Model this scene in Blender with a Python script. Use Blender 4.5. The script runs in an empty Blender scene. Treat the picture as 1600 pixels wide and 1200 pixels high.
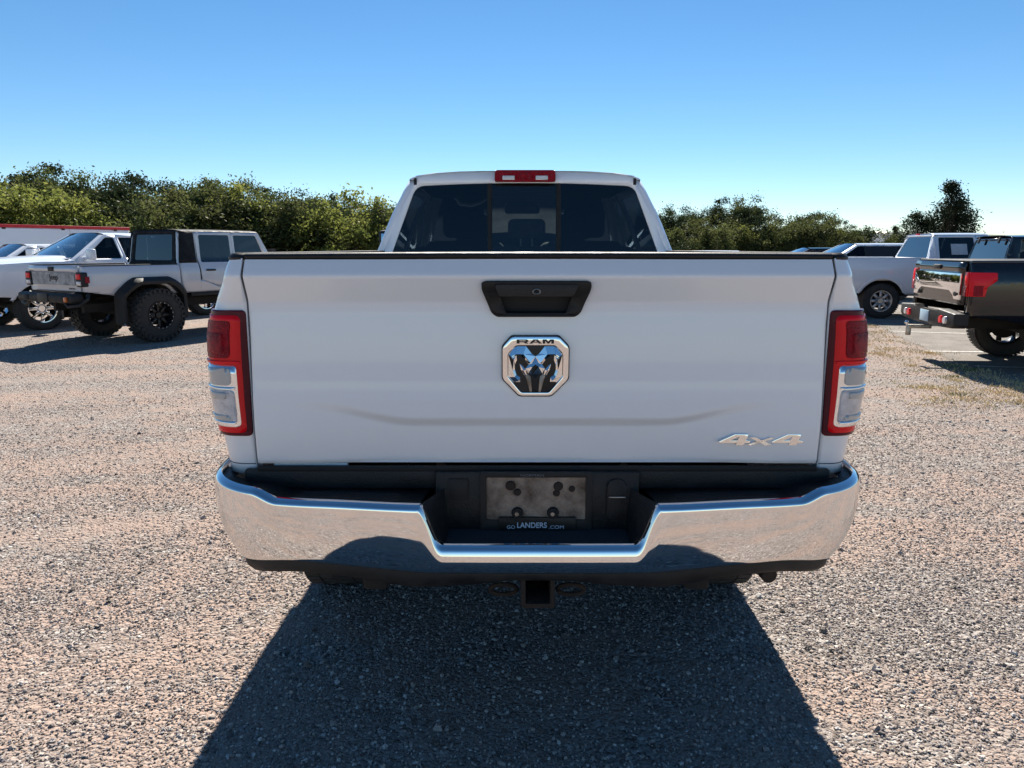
import bpy, bmesh, math, random
import numpy as np
from mathutils import Vector, Matrix
PI = math.pi
rad = math.radians
SC = bpy.context.scene
COL = SC.collection

# ------------------------------------------------------------------ camera, sky, sun
EYE = 1.58
cam = bpy.data.cameras.new('camera')
cam.sensor_fit = 'HORIZONTAL'; cam.sensor_width = 36.0; cam.lens = 36.0 * 1110 / 1600
cam.clip_start = 0.05; cam.clip_end = 9000
cam_ob = bpy.data.objects.new('camera', cam)
COL.objects.link(cam_ob)
cam_ob.location = (0, 0, EYE)
cam_ob.rotation_euler = (rad(90 - 10.81), 0, 0)
SC.camera = cam_ob

SUN_EL, SUN_AZ = 40.0, 2.5            # azimuth from +Y towards +X
world = bpy.data.worlds.new('World'); SC.world = world; world.use_nodes = True
wn = world.node_tree.nodes; wl = world.node_tree.links
bg = wn['Background']
sky = wn.new('ShaderNodeTexSky'); sky.sky_type = 'NISHITA'; sky.sun_disc = False
sky.sun_elevation = rad(SUN_EL); sky.sun_rotation = rad(SUN_AZ)
sky.altitude = 1500; sky.air_density = 1.0; sky.dust_density = 0.0; sky.ozone_density = 3.0
hs = wn.new('ShaderNodeHueSaturation'); hs.inputs['Saturation'].default_value = 1.2; hs.inputs['Hue'].default_value = 0.496
wl.new(sky.outputs[0], hs.inputs['Color']); wl.new(hs.outputs[0], bg.inputs['Color'])
bg.inputs['Strength'].default_value = 0.053
sun = bpy.data.lights.new('sun', 'SUN'); sun.energy = 5.0; sun.angle = rad(0.53); sun.color = (1.0, 0.93, 0.83)
sun_ob = bpy.data.objects.new('sun', sun); COL.objects.link(sun_ob)
sd = Vector((math.sin(rad(SUN_AZ)) * math.cos(rad(SUN_EL)), math.cos(rad(SUN_AZ)) * math.cos(rad(SUN_EL)), math.sin(rad(SUN_EL))))
sun_ob.rotation_euler = sd.to_track_quat('Z', 'Y').to_euler()
sun_ob.location = sd * 60
SC.view_settings.view_transform = 'Standard'; SC.view_settings.look = 'None'
SC.view_settings.exposure = 1.22; SC.view_settings.gamma = 1
SC.render.engine = 'CYCLES'
SC.cycles.max_bounces = 8; SC.cycles.transparent_max_bounces = 16
SC.cycles.use_denoising = True

def ground_z(y): return 0.0

# ------------------------------------------------------------------ materials
def mat(name, col, rough=0.5, metal=0.0, coat=0.0, spec=0.5, vary=0.0, vscale=8.0, bump=0.0, bscale=60.0, emis=None, col2=None, coat_r=0.03):
    m = bpy.data.materials.new(name); m.use_nodes = True
    n = m.node_tree.nodes; l = m.node_tree.links; b = n['Principled BSDF']
    b.inputs['Base Color'].default_value = (*col, 1); b.inputs['Roughness'].default_value = rough
    b.inputs['Metallic'].default_value = metal; b.inputs['Coat Weight'].default_value = coat
    b.inputs['Coat Roughness'].default_value = coat_r; b.inputs['Specular IOR Level'].default_value = spec
    if vary or bump:
        tc = n.new('ShaderNodeTexCoord')
    if vary:
        t = n.new('ShaderNodeTexNoise'); t.inputs['Scale'].default_value = vscale; t.inputs['Detail'].default_value = 6
        t.inputs['Roughness'].default_value = 0.65
        l.new(tc.outputs['Object'], t.inputs['Vector'])
        r = n.new('ShaderNodeMapRange'); r.inputs['From Min'].default_value = 0.35; r.inputs['From Max'].default_value = 0.68
        r.inputs['To Min'].default_value = 0; r.inputs['To Max'].default_value = 1
        l.new(t.outputs['Fac'], r.inputs['Value'])
        mx = n.new('ShaderNodeMix'); mx.data_type = 'RGBA'
        mx.inputs['A'].default_value = (*col, 1)
        c2 = col2 if col2 else tuple(c * (1 - vary) for c in col)
        mx.inputs['B'].default_value = (*c2, 1)
        l.new(r.outputs[0], mx.inputs['Factor']); l.new(mx.outputs['Result'], b.inputs['Base Color'])
        r2 = n.new('ShaderNodeMapRange'); r2.inputs['To Min'].default_value = rough; r2.inputs['To Max'].default_value = min(1, rough * 1.5 + 0.05)
        l.new(r.outputs[0], r2.inputs['Value']); l.new(r2.outputs[0], b.inputs['Roughness'])
    if bump:
        t2 = n.new('ShaderNodeTexNoise'); t2.inputs['Scale'].default_value = bscale; t2.inputs['Detail'].default_value = 4
        l.new(tc.outputs['Object'], t2.inputs['Vector'])
        bp = n.new('ShaderNodeBump'); bp.inputs['Strength'].default_value = bump; bp.inputs['Distance'].default_value = 0.01
        l.new(t2.outputs['Fac'], bp.inputs['Height']); l.new(bp.outputs[0], b.inputs['Normal'])
    return m

def glass_mat(name, tint, refl=1.0):
    m = bpy.data.materials.new(name); m.use_nodes = True
    n = m.node_tree.nodes; l = m.node_tree.links; n.remove(n['Principled BSDF'])
    tr = n.new('ShaderNodeBsdfTransparent'); tr.inputs['Color'].default_value = (*tint, 1)
    gl = n.new('ShaderNodeBsdfGlossy'); gl.inputs['Roughness'].default_value = 0.01
    fr = n.new('ShaderNodeFresnel'); fr.inputs['IOR'].default_value = 1.5
    mu = n.new('ShaderNodeMath'); mu.operation = 'MULTIPLY'; mu.inputs[1].default_value = refl; mu.use_clamp = True
    mx = n.new('ShaderNodeMixShader')
    l.new(fr.outputs[0], mu.inputs[0]); l.new(mu.outputs[0], mx.inputs[0])
    l.new(tr.outputs[0], mx.inputs[1]); l.new(gl.outputs[0], mx.inputs[2]); l.new(mx.outputs[0], n['Material Output'].inputs['Surface'])
    return m

def chrome_mat(name, dirt=0.35):
    m = bpy.data.materials.new(name); m.use_nodes = True
    n = m.node_tree.nodes; l = m.node_tree.links; b = n['Principled BSDF']
    b.inputs['Metallic'].default_value = 1
    tc = n.new('ShaderNodeTexCoord')
    t = n.new('ShaderNodeTexNoise'); t.inputs['Scale'].default_value = 7; t.inputs['Detail'].default_value = 9; t.inputs['Roughness'].default_value = 0.7
    mp = n.new('ShaderNodeMapping'); mp.inputs['Scale'].default_value = (1, 1, 0.45)
    l.new(tc.outputs['Object'], mp.inputs[0]); l.new(mp.outputs[0], t.inputs['Vector'])
    r = n.new('ShaderNodeMapRange'); r.inputs['From Min'].default_value = 0.4; r.inputs['From Max'].default_value = 0.7
    r.inputs['To Min'].default_value = 0.02; r.inputs['To Max'].default_value = 0.02 + dirt * 0.14
    l.new(t.outputs['Fac'], r.inputs['Value']); l.new(r.outputs[0], b.inputs['Roughness'])
    cr = n.new('ShaderNodeMix'); cr.data_type = 'RGBA'; cr.inputs['A'].default_value = (0.80, 0.80, 0.81, 1); cr.inputs['B'].default_value = (0.62, 0.60, 0.57, 1)
    r2 = n.new('ShaderNodeMapRange'); r2.inputs['From Min'].default_value = 0.45; r2.inputs['From Max'].default_value = 0.75; r2.inputs['To Max'].default_value = dirt
    l.new(t.outputs['Fac'], r2.inputs['Value']); l.new(r2.outputs[0], cr.inputs['Factor']); l.new(cr.outputs['Result'], b.inputs['Base Color'])
    return m

def paint_mat(name, col, dust=(0.45, 0.40, 0.33), amt=0.25, rough=0.28, metal=0.0, coat=0.8):
    """gloss paint under clear coat, dusty towards the sills and with fine random smudges"""
    m = bpy.data.materials.new(name); m.use_nodes = True
    n = m.node_tree.nodes; l = m.node_tree.links; b = n['Principled BSDF']
    b.inputs['Metallic'].default_value = metal; b.inputs['Coat Weight'].default_value = coat; b.inputs['Coat Roughness'].default_value = 0.03
    tc = n.new('ShaderNodeTexCoord'); sp = n.new('ShaderNodeSeparateXYZ'); l.new(tc.outputs['Object'], sp.inputs[0])
    t = n.new('ShaderNodeTexNoise'); t.inputs['Scale'].default_value = 5; t.inputs['Detail'].default_value = 8; t.inputs['Roughness'].default_value = 0.72
    l.new(tc.outputs['Object'], t.inputs['Vector'])
    h = n.new('ShaderNodeMapRange'); h.inputs['From Min'].default_value = 1.15; h.inputs['From Max'].default_value = 0.5
    h.inputs['To Min'].default_value = 0.10; h.inputs['To Max'].default_value = 1.0
    l.new(sp.outputs[2], h.inputs['Value'])
    mm = n.new('ShaderNodeMath'); mm.operation = 'MULTIPLY'; l.new(h.outputs[0], mm.inputs[0]); l.new(t.outputs['Fac'], mm.inputs[1])
    m2 = n.new('ShaderNodeMath'); m2.operation = 'MULTIPLY'; m2.inputs[1].default_value = amt * 2; m2.use_clamp = True; l.new(mm.outputs[0], m2.inputs[0])
    mx = n.new('ShaderNodeMix'); mx.data_type = 'RGBA'; mx.inputs['A'].default_value = (*col, 1); mx.inputs['B'].default_value = (*dust, 1)
    l.new(m2.outputs[0], mx.inputs['Factor']); l.new(mx.outputs['Result'], b.inputs['Base Color'])
    r = n.new('ShaderNodeMapRange'); r.inputs['To Min'].default_value = rough; r.inputs['To Max'].default_value = 0.8
    l.new(m2.outputs[0], r.inputs['Value']); l.new(r.outputs[0], b.inputs['Roughness'])
    return m

M = {}
M['white'] = paint_mat('white_paint', (0.86, 0.865, 0.88), amt=0.12)
M['white2'] = paint_mat('white_paint_plain', (0.76, 0.78, 0.82), amt=0.15)
M['silver'] = paint_mat('silver_paint', (0.56, 0.57, 0.60), metal=0.15, amt=0.12)
M['black'] = paint_mat('black_paint', (0.008, 0.008, 0.010), amt=0.0, coat=0.25, dust=(0.20, 0.18, 0.15), rough=0.08)
M['trim'] = mat('black_trim_plastic', (0.011, 0.011, 0.012), 0.45, vary=0.5, vscale=14, col2=(0.026, 0.024, 0.022), spec=0.35, bump=0.15, bscale=300)
M['hardtop'] = mat('black_hardtop', (0.014, 0.016, 0.020), 0.5, vary=0.3, spec=0.15)
M['pad'] = mat('step_pad_plastic', (0.010, 0.011, 0.013), 0.38, spec=0.4, vary=0.5, vscale=9, col2=(0.022, 0.021, 0.020), bump=0.25, bscale=220)
M['dark'] = mat('underbody_black', (0.012, 0.011, 0.010), 0.8, vary=0.4, vscale=5, col2=(0.035, 0.028, 0.022))
M['cloth'] = mat('seat_cloth', (0.035, 0.035, 0.038), 0.85, vary=0.3)
M['gap'] = mat('seam_black', (0.006, 0.006, 0.006), 0.7)
M['chrome'] = chrome_mat('bumper_chrome', 0.35)
M['chrome2'] = chrome_mat('badge_chrome', 0.12)
M['steel'] = mat('bare_steel', (0.45, 0.44, 0.42), 0.35, 1.0, vary=0.5, vscale=12, col2=(0.22, 0.17, 0.12))
M['plate'] = mat('muddy_plate_panel', (0.33, 0.25, 0.19), 0.5, 0.0, vary=0.9, vscale=16, col2=(0.09, 0.055, 0.035), bump=0.5, bscale=60)
M['rust'] = mat('rusty_steel', (0.028, 0.022, 0.018), 0.75, 0.2, vary=0.7, vscale=25, col2=(0.055, 0.033, 0.023), bump=0.4, bscale=120)
M['rubber'] = mat('tyre_rubber', (0.020, 0.020, 0.020), 0.75, vary=0.6, vscale=10, col2=(0.055, 0.05, 0.043), bump=0.3, bscale=90)
M['rim_silver'] = mat('rim_silver', (0.62, 0.62, 0.63), 0.25, 0.9, vary=0.3)
M['rim_black'] = mat('rim_black', (0.015, 0.015, 0.016), 0.35, 0.3)
M['rim_stud'] = mat('rim_stud', (0.5, 0.5, 0.5), 0.3, 1.0)
M['lamp_dark'] = mat('lamp_maroon', (0.085, 0.003, 0.014), 0.22, coat=0.0, spec=0.22)
M['lamp_red'] = mat('lamp_red', (0.80, 0.004, 0.012), 0.22, coat=0.0, spec=0.3)
M['lamp_deep'] = mat('lamp_deep_red', (0.42, 0.002, 0.012), 0.18, coat=0.0, spec=0.35, vary=0.5, vscale=60, col2=(0.20, 0.002, 0.010), bump=0.8, bscale=420)
M['lamp_clear'] = mat('lamp_clear_lens', (0.74, 0.71, 0.71), 0.12, 0.2, coat=1.0, vary=0.6, vscale=30, col2=(0.50, 0.47, 0.48), bump=0.5, bscale=260)
M['lamp_grey'] = mat('lamp_reverse_lens', (0.42, 0.43, 0.43), 0.18, 0.1, coat=1.0)
M['lamp_chrome'] = mat('lamp_reflector', (0.85, 0.85, 0.87), 0.12, 0.9)
M['amber'] = mat('amber_lens', (0.7, 0.16, 0.02), 0.2, coat=1.0)
M['tint'] = glass_mat('tinted_glass', (0.20, 0.24, 0.27), 0.8)
M['tint_mid'] = glass_mat('side_glass', (0.07, 0.10, 0.13), 2.2)
M['tint_rear'] = glass_mat('privacy_glass', (0.10, 0.13, 0.17), 1.3)
M['tint_pane'] = glass_mat('sliding_pane_glass', (0.44, 0.50, 0.51), 1.6)
M['clear'] = glass_mat('windscreen_glass', (0.72, 0.82, 0.80), 2.4)
M['mirror_glass'] = mat('mirror_glass', (0.8, 0.8, 0.8), 0.02, 1.0)
M['ink'] = mat('black_lettering', (0.01, 0.01, 0.01), 0.5)
M['white_ink'] = mat('white_lettering', (0.55, 0.60, 0.70), 0.5)
M['grey_ink'] = mat('grey_lettering', (0.12, 0.13, 0.15), 0.5)
M['plate_blue'] = mat('plate_face', (0.35, 0.5, 0.6), 0.4)
M['red_rail'] = mat('red_rail_paint', (0.55, 0.02, 0.03), 0.4, vary=0.2)
M['decal'] = mat('tailgate_decal', (0.42, 0.42, 0.43), 0.35, vary=0.8, vscale=9, col2=(0.12, 0.12, 0.13))
M['window_sticker'] = mat('paper_sticker', (0.62, 0.64, 0.66), 0.7, vary=0.35, vscale=40)

# ------------------------------------------------------------------ mesh helpers
def link(name, me, m, parent=None, smooth=35):
    if smooth:
        me.shade_smooth()
        me.set_sharp_from_angle(angle=rad(smooth))
    o = bpy.data.objects.new(name, me); COL.objects.link(o)
    if m is not None:
        me.materials.clear(); me.materials.append(m)
    if parent is not None: o.parent = parent
    return o
def from_bm(name, bm, m, parent=None, smooth=35, recalc=True):
    if recalc: bmesh.ops.recalc_face_normals(bm, faces=bm.faces)
    me = bpy.data.meshes.new(name); bm.to_mesh(me); bm.free()
    return link(name, me, m, parent, smooth)
def from_py(name, v, f, m, parent=None, smooth=35):
    me = bpy.data.meshes.new(name); me.from_pydata([tuple(map(float, p)) for p in v], [], f); me.update()
    bm = bmesh.new(); bm.from_mesh(me); bmesh.ops.recalc_face_normals(bm, faces=bm.faces); bm.to_mesh(me); bm.free()
    return link(name, me, m, parent, smooth)
def empty(name, label=None, cat=None, group=None, mtx=None, parent=None):
    o = bpy.data.objects.new(name, None); COL.objects.link(o); o.empty_display_size = 0.3
    if label: o['label'] = label
    if cat: o['category'] = cat
    if group: o['group'] = group
    if mtx is not None: o.matrix_world = mtx
    if parent: o.parent = parent
    return o
def tag(o, label=None, cat=None, group=None, kind=None):
    for k, v in (('label', label), ('category', cat), ('group', group), ('kind', kind)):
        if v: o[k] = v
    return o
def add_box(bm, c, s, rot=None, bev=0.0, seg=2):
    r = bmesh.ops.create_cube(bm, size=1)
    vs = r['verts']
    if bev:
        pass
    for v in vs: v.co = Vector((v.co.x * s[0], v.co.y * s[1], v.co.z * s[2]))
    if bev:
        es = list({e for v in vs for e in v.link_edges})
        q = bmesh.ops.bevel(bm, geom=es, offset=min(bev, min(s) * 0.49), segments=seg, affect='EDGES', profile=0.5)
        vs = list({v for f in q['faces'] for v in f.verts} | {v for v in vs if v.is_valid})
    for v in vs:
        co = v.co
        if rot is not None: co = rot @ co
        v.co = co + Vector(c)
    return vs
def box(name, c, s, m, parent=None, rot=None, bev=0.006, seg=2, smooth=35):
    bm = bmesh.new(); add_box(bm, c, s, rot, bev, seg); return from_bm(name, bm, m, parent, smooth)
def prism_bm(bm, pts, y0, y1, bev=0.0, seg=2):
    """pts in (x,z); extruded between y0 (front) and y1"""
    a = [bm.verts.new((x, y0, z)) for x, z in pts]; b = [bm.verts.new((x, y1, z)) for x, z in pts]
    n = len(pts); f0 = bm.faces.new(a); bm.faces.new(b[::-1])
    for i in range(n): bm.faces.new((a[i], b[i], b[(i + 1) % n], a[(i + 1) % n]))
    if bev:
        bmesh.ops.bevel(bm, geom=list(f0.edges), offset=bev, segments=seg, affect='EDGES', profile=0.5)
def prism(name, pts, y0, y1, m, parent=None, bev=0.0, seg=2, smooth=35):
    bm = bmesh.new(); prism_bm(bm, pts, y0, y1, bev, seg); return from_bm(name, bm, m, parent, smooth)
def tube_bm(bm, pts, r, n=10, close=False, cap=True):
    pts = [Vector(p) for p in pts]; rs = r if isinstance(r, (list, tuple)) else [r] * len(pts)
    rings = []
    for i, p in enumerate(pts):
        d = (pts[(i + 1) % len(pts)] - pts[i - 1]) if (close or 0 < i < len(pts) - 1) else (pts[1] - pts[0] if i == 0 else pts[-1] - pts[-2])
        d.normalize(); up = Vector((0, 0, 1)) if abs(d.z) < 0.9 else Vector((0, 1, 0))
        u = d.cross(up).normalized(); w = u.cross(d)
        rings.append([bm.verts.new(p + (u * math.cos(2 * PI * k / n) + w * math.sin(2 * PI * k / n)) * rs[i]) for k in range(n)])
    m_ = len(rings)
    for i in range(m_ if close else m_ - 1):
        A, B = rings[i], rings[(i + 1) % m_]
        for k in range(n): bm.faces.new((A[k], A[(k + 1) % n], B[(k + 1) % n], B[k]))
    if cap and not close: bm.faces.new(rings[0][::-1]); bm.faces.new(rings[-1])
def tube(name, pts, r, m, parent=None, n=10, close=False, smooth=40):
    bm = bmesh.new(); tube_bm(bm, pts, r, n, close); return from_bm(name, bm, m, parent, smooth)
def lathe_bm(bm, prof, n=40, c=(0, 0, 0), close=False):
    """prof: (radius, x) pairs, axis = X"""
    rings = [[bm.verts.new((c[0] + x, c[1] + r * math.cos(2 * PI * k / n), c[2] + r * math.sin(2 * PI * k / n))) for k in range(n)] for r, x in prof]
    L = len(rings)
    for i in range(L if close else L - 1):
        A, B = rings[i], rings[(i + 1) % L]
        for k in range(n): bm.faces.new((A[k], A[(k + 1) % n], B[(k + 1) % n], B[k]))
    if not close:
        for R, (r, x) in ((rings[0], prof[0]), (rings[-1], prof[-1])):
            if r > 1e-4: bm.faces.new(R)
def grid(name, fn, us, vs, m, parent=None, smooth=35, thick=0.0, keep=None):
    V = []; F = []; nu = len(us); nv = len(vs)
    for v in vs:
        for u in us: V.append(fn(u, v))
    for j in range(nv - 1):
        for i in range(nu - 1):
            if keep and not keep((us[i] + us[i + 1]) / 2, (vs[j] + vs[j + 1]) / 2): continue
            a = j * nu + i; F.append((a, a + 1, a + nu + 1, a + nu))
    o = from_py(name, V, F, m, parent, smooth)
    if thick:
        s = o.modifiers.new('thickness', 'SOLIDIFY'); s.thickness = thick; s.offset = 0
    return o
def lin(a, b, n): return [a + (b - a) * i / (n - 1) for i in range(n)]
def interp(x, tab):
    if x <= tab[0][0]: return tab[0][1]
    for (a, p), (b, q) in zip(tab, tab[1:]):
        if x <= b: return p + (q - p) * (x - a) / (b - a)
    return tab[-1][1]
def sstep(a, b, x):
    t = max(0.0, min(1.0, (x - a) / (b - a))); return t * t * (3 - 2 * t)
def spline(pts, n=8, close=False):
    """Catmull-Rom through 2D/3D points"""
    P = [Vector(p) for p in pts]; out = []; L = len(P)
    rng = range(L if close else L - 1)
    for i in rng:
        p0 = P[(i - 1) % L] if (close or i > 0) else P[0] * 2 - P[1]
        p1 = P[i]; p2 = P[(i + 1) % L]; p3 = P[(i + 2) % L] if (close or i + 2 < L) else P[-1] * 2 - P[-2]
        for k in range(n):
            t = k / n
            out.append(0.5 * ((2 * p1) + (-p0 + p2) * t + (2 * p0 - 5 * p1 + 4 * p2 - p3) * t * t + (-p0 + 3 * p1 - 3 * p2 + p3) * t ** 3))
    if not close: out.append(P[-1])
    return [tuple(p) for p in out]
def round_poly(pts, r, n=4):
    """fillet the corners of a closed 2D polygon; r number or list"""
    out = []; L = len(pts); rs = r if isinstance(r, (list, tuple)) else [r] * L
    for i in range(L):
        p = Vector(pts[i]).to_2d(); a = Vector(pts[i - 1]).to_2d(); b = Vector(pts[(i + 1) % L]).to_2d()
        if rs[i] <= 0: out.append(tuple(p)); continue
        da = (a - p); db = (b - p); q = min(rs[i], da.length * 0.48, db.length * 0.48)
        s = p + da.normalized() * q; e = p + db.normalized() * q
        for k in range(n + 1):
            t = k / n; out.append(tuple(s * (1 - t) ** 2 + p * 2 * t * (1 - t) + e * t * t))
    return out
def skin(name, outline, holes, fn, m, parent=None, cu=(), cv=(), thick=0.0, smooth=35, toward=None):
    """fill a 2D outline with holes, cut it on grid lines, then map it to 3D"""
    bm = bmesh.new(); es = []
    for loop in [outline] + list(holes):
        q = []
        for p in loop:
            if not q or (abs(p[0] - q[-1][0]) + abs(p[1] - q[-1][1])) > 1e-5: q.append(p)
        if abs(q[0][0] - q[-1][0]) + abs(q[0][1] - q[-1][1]) < 1e-5: q.pop()
        vs = [bm.verts.new((p[0], p[1], 0)) for p in q]
        es += [bm.edges.new((vs[i], vs[(i + 1) % len(vs)])) for i in range(len(vs))]
    bmesh.ops.triangle_fill(bm, edges=es, use_beauty=True, use_dissolve=False)
    for k, cs in ((0, cu), (1, cv)):
        for c in cs:
            no = (1, 0, 0) if k == 0 else (0, 1, 0); co = (c, 0, 0) if k == 0 else (0, c, 0)
            bmesh.ops.bisect_plane(bm, geom=bm.verts[:] + bm.edges[:] + bm.faces[:], dist=1e-5, plane_co=co, plane_no=no)
    for v in bm.verts: v.co = Vector(fn(v.co.x, v.co.y))
    bmesh.ops.recalc_face_normals(bm, faces=bm.faces)
    if toward is not None:
        s = sum(f.normal.dot(Vector(toward)) * f.calc_area() for f in bm.faces)
        if s < 0: bmesh.ops.reverse_faces(bm, faces=bm.faces)
    o = from_bm(name, bm, m, parent, smooth, recalc=False)
    if thick:
        s = o.modifiers.new('thickness', 'SOLIDIFY'); s.thickness = thick; s.offset = -1
    return o
def arc(cx, cz, r, a0, a1, n=16):
    return [(cx + r * math.cos(rad(a0 + (a1 - a0) * i / n)), cz + r * math.sin(rad(a0 + (a1 - a0) * i / n))) for i in range(n + 1)]
def text_obj(name, s, w, h, m, parent, loc, depth=0.003, rot=(PI / 2, 0, 0), bold=0.0, shear=0.0):
    """lettering as a solid mesh, fitted to w x h, lower-left-centre at loc, facing -Y"""
    cu = bpy.data.curves.new(name, 'FONT'); cu.body = s; cu.size = 1; cu.extrude = 0.02; cu.offset = bold; cu.shear = shear; cu.align_x = 'CENTER'
    o = bpy.data.objects.new('tmp', cu); COL.objects.link(o)
    dg = bpy.context.evaluated_depsgraph_get(); me = bpy.data.meshes.new_from_object(o.evaluated_get(dg))
    bpy.data.objects.remove(o); bpy.data.curves.remove(cu)
    co = np.array([v.co[:] for v in me.vertices]); lo = co.min(0); hi = co.max(0)
    for v in me.vertices:
        v.co.x = ((v.co.x - lo[0]) / (hi[0] - lo[0]) - 0.5) * w
        v.co.y = (v.co.y - lo[1]) / (hi[1] - lo[1]) * h
        v.co.z = (v.co.z - lo[2]) / (hi[2] - lo[2]) * depth
    ob = link(name, me, m, parent, 0); ob.location = loc; ob.rotation_euler = rot
    return ob

# ------------------------------------------------------------------ setting: ground
def ground_material():
    m = bpy.data.materials.new('gravel_ground'); m.use_nodes = True
    n = m.node_tree.nodes; l = m.node_tree.links; b = n['Principled BSDF']; b.inputs['Roughness'].default_value = 0.95
    b.inputs['Specular IOR Level'].default_value = 0.15
    tc = n.new('ShaderNodeTexCoord')
    def noise(s, d=5, r=0.6):
        t = n.new('ShaderNodeTexNoise'); t.inputs['Scale'].default_value = s; t.inputs['Detail'].default_value = d; t.inputs['Roughness'].default_value = r
        l.new(tc.outputs['Object'], t.inputs['Vector']); return t
    def vor(s, feat='F1'):
        t = n.new('ShaderNodeTexVoronoi'); t.feature = feat; t.inputs['Scale'].default_value = s
        l.new(wv.outputs[0], t.inputs['Vector']); return t
    # warp so that cells are uneven
    w1 = noise(30, 2); wv = n.new('ShaderNodeVectorMath'); wv.operation = 'MULTIPLY_ADD'
    wv.inputs[1].default_value = (0.02, 0.02, 0.02); l.new(w1.outputs['Color'], wv.inputs[0]); l.new(tc.outputs['Object'], wv.inputs[2])
    v1 = vor(55); v2 = vor(110); v3 = vor(22)
    big = noise(1.0, 4); mpg = n.new('ShaderNodeMapping'); mpg.inputs['Rotation'].default_value = (0, 0, rad(-28)); mpg.inputs['Scale'].default_value = (0.28, 1.5, 1)
    l.new(tc.outputs['Object'], mpg.inputs[0]); l.new(mpg.outputs[0], big.inputs['Vector']); mid = noise(3.2, 6, 0.7); fine = noise(160, 3)
    def ramp(src, stops):
        r = n.new('ShaderNodeValToRGB'); e = r.color_ramp.elements
        while len(e) > 2: e.remove(e[-1])
        for i, (p, c) in enumerate(stops):
            if i < 2: e[i].position = p; e[i].color = (*c, 1)
            else: x = e.new(p); x.color = (*c, 1)
        l.new(src, r.inputs[0]); return r
    sp = n.new('ShaderNodeSeparateColor'); l.new(v1.outputs['Color'], sp.inputs[0])
    sp2 = n.new('ShaderNodeSeparateColor'); l.new(v2.outputs['Color'], sp2.inputs[0])
    st = [(0.0, (0.08, 0.065, 0.055)), (0.2, (0.17, 0.145, 0.13)), (0.5, (0.28, 0.24, 0.21)), (0.75, (0.25, 0.235, 0.225)), (1.0, (0.52, 0.48, 0.44))]
    c1 = ramp(sp.outputs[0], st); c2 = ramp(sp2.outputs[1], st)
    dust = ramp(fine.outputs['Fac'], [(0.3, (0.27, 0.20, 0.165)), (0.7, (0.39, 0.295, 0.245))])
    def mix(f, a, c):
        x = n.new('ShaderNodeMix'); x.data_type = 'RGBA'
        if hasattr(f, 'links'): l.new(f, x.inputs['Factor'])
        else: x.inputs['Factor'].default_value = f
        l.new(a, x.inputs['A']); l.new(c, x.inputs['B']); return x.outputs['Result']
    def rng(src, a, c, lo=0.0, hi=1.0):
        x = n.new('ShaderNodeMapRange'); x.inputs['From Min'].default_value = a; x.inputs['From Max'].default_value = c
        x.inputs['To Min'].default_value = lo; x.inputs['To Max'].default_value = hi; l.new(src, x.inputs['Value']); return x.outputs[0]
    ad = n.new('ShaderNodeMath'); ad.operation = 'ADD'; l.new(big.outputs['Fac'], ad.inputs[0]); l.new(mid.outputs['Fac'], ad.inputs[1])
    dmask = rng(ad.outputs[0], 0.90, 1.12, 0.08, 0.90)
    stones = mix(rng(mid.outputs['Fac'], 0.4, 0.6), c1.outputs[0], c2.outputs[0])
    col = mix(dmask, stones, dust.outputs[0])
    l.new(col, b.inputs['Base Color'])
    # relief
    h1 = n.new('ShaderNodeMath'); h1.operation = 'MULTIPLY'; l.new(v1.outputs['Distance'], h1.inputs[0]); h1.inputs[1].default_value = -1.0
    h2 = n.new('ShaderNodeMath'); h2.operation = 'MULTIPLY_ADD'; l.new(v3.outputs['Distance'], h2.inputs[0]); h2.inputs[1].default_value = -0.9; l.new(h1.outputs[0], h2.inputs[2])
    h3 = n.new('ShaderNodeMath'); h3.operation = 'MULTIPLY_ADD'; l.new(v2.outputs['Distance'], h3.inputs[0]); h3.inputs[1].default_value = -0.5; l.new(h2.outputs[0], h3.inputs[2])
    h4 = n.new('ShaderNodeMath'); h4.operation = 'MULTIPLY_ADD'; l.new(mid.outputs['Fac'], h4.inputs[0]); h4.inputs[1].default_value = 1.2; l.new(h3.outputs[0], h4.inputs[2])
    bp = n.new('ShaderNodeBump'); bp.inputs['Strength'].default_value = 0.85; bp.inputs['Distance'].default_value = 0.014
    l.new(h4.outputs[0], bp.inputs['Height']); l.new(bp.outputs[0], b.inputs['Normal'])
    return m
M['ground'] = ground_material()
ys = [-60, -30, -8, -3, -1] + lin(0, 5, 21) + lin(5.1, 7, 20) + lin(7.5, 24, 34) + [26, 30, 40, 60, 90, 140, 250, 500, 1000, 2000, 4000]
xs = sorted(set([round(x, 3) for x in [-4000, -1500, -500, -200, -100, -60, -40, -30, -20] + lin(-15, 15, 61) + [20, 30, 40, 60, 100, 200, 500, 1500, 4000]]))
rg = random.Random(4)
def gfn(x, y):
    z = ground_z(y)
    return (x, y, z)
gnd = grid('ground', gfn, xs, ys, M['ground'], smooth=60); gnd['kind'] = 'structure'

M['asphalt'] = mat('old_asphalt', (0.25, 0.225, 0.20), 0.9, vary=0.5, vscale=2.5, col2=(0.17, 0.155, 0.14), bump=0.9, bscale=140, spec=0.2)
M['line_paint'] = mat('parking_line_paint', (0.62, 0.60, 0.55), 0.8, vary=0.8, vscale=30, col2=(0.25, 0.23, 0.20))
def sheet(name, pts, dz, m, step=1.0):
    y0 = min(p[1] for p in pts); y1 = max(p[1] for p in pts)
    cuts = [y0 + step * i for i in range(1, int((y1 - y0) / step) + 1)] + [5.6, 5.8, 6.0, 6.2, 6.4]
    o = skin(name, pts, [], lambda u, v: (u, v, ground_z(v) + dz), m, cv=[c for c in cuts if y0 < c < y1], smooth=60, toward=(0, 0, 1)); o['kind'] = 'structure'; return o

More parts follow.
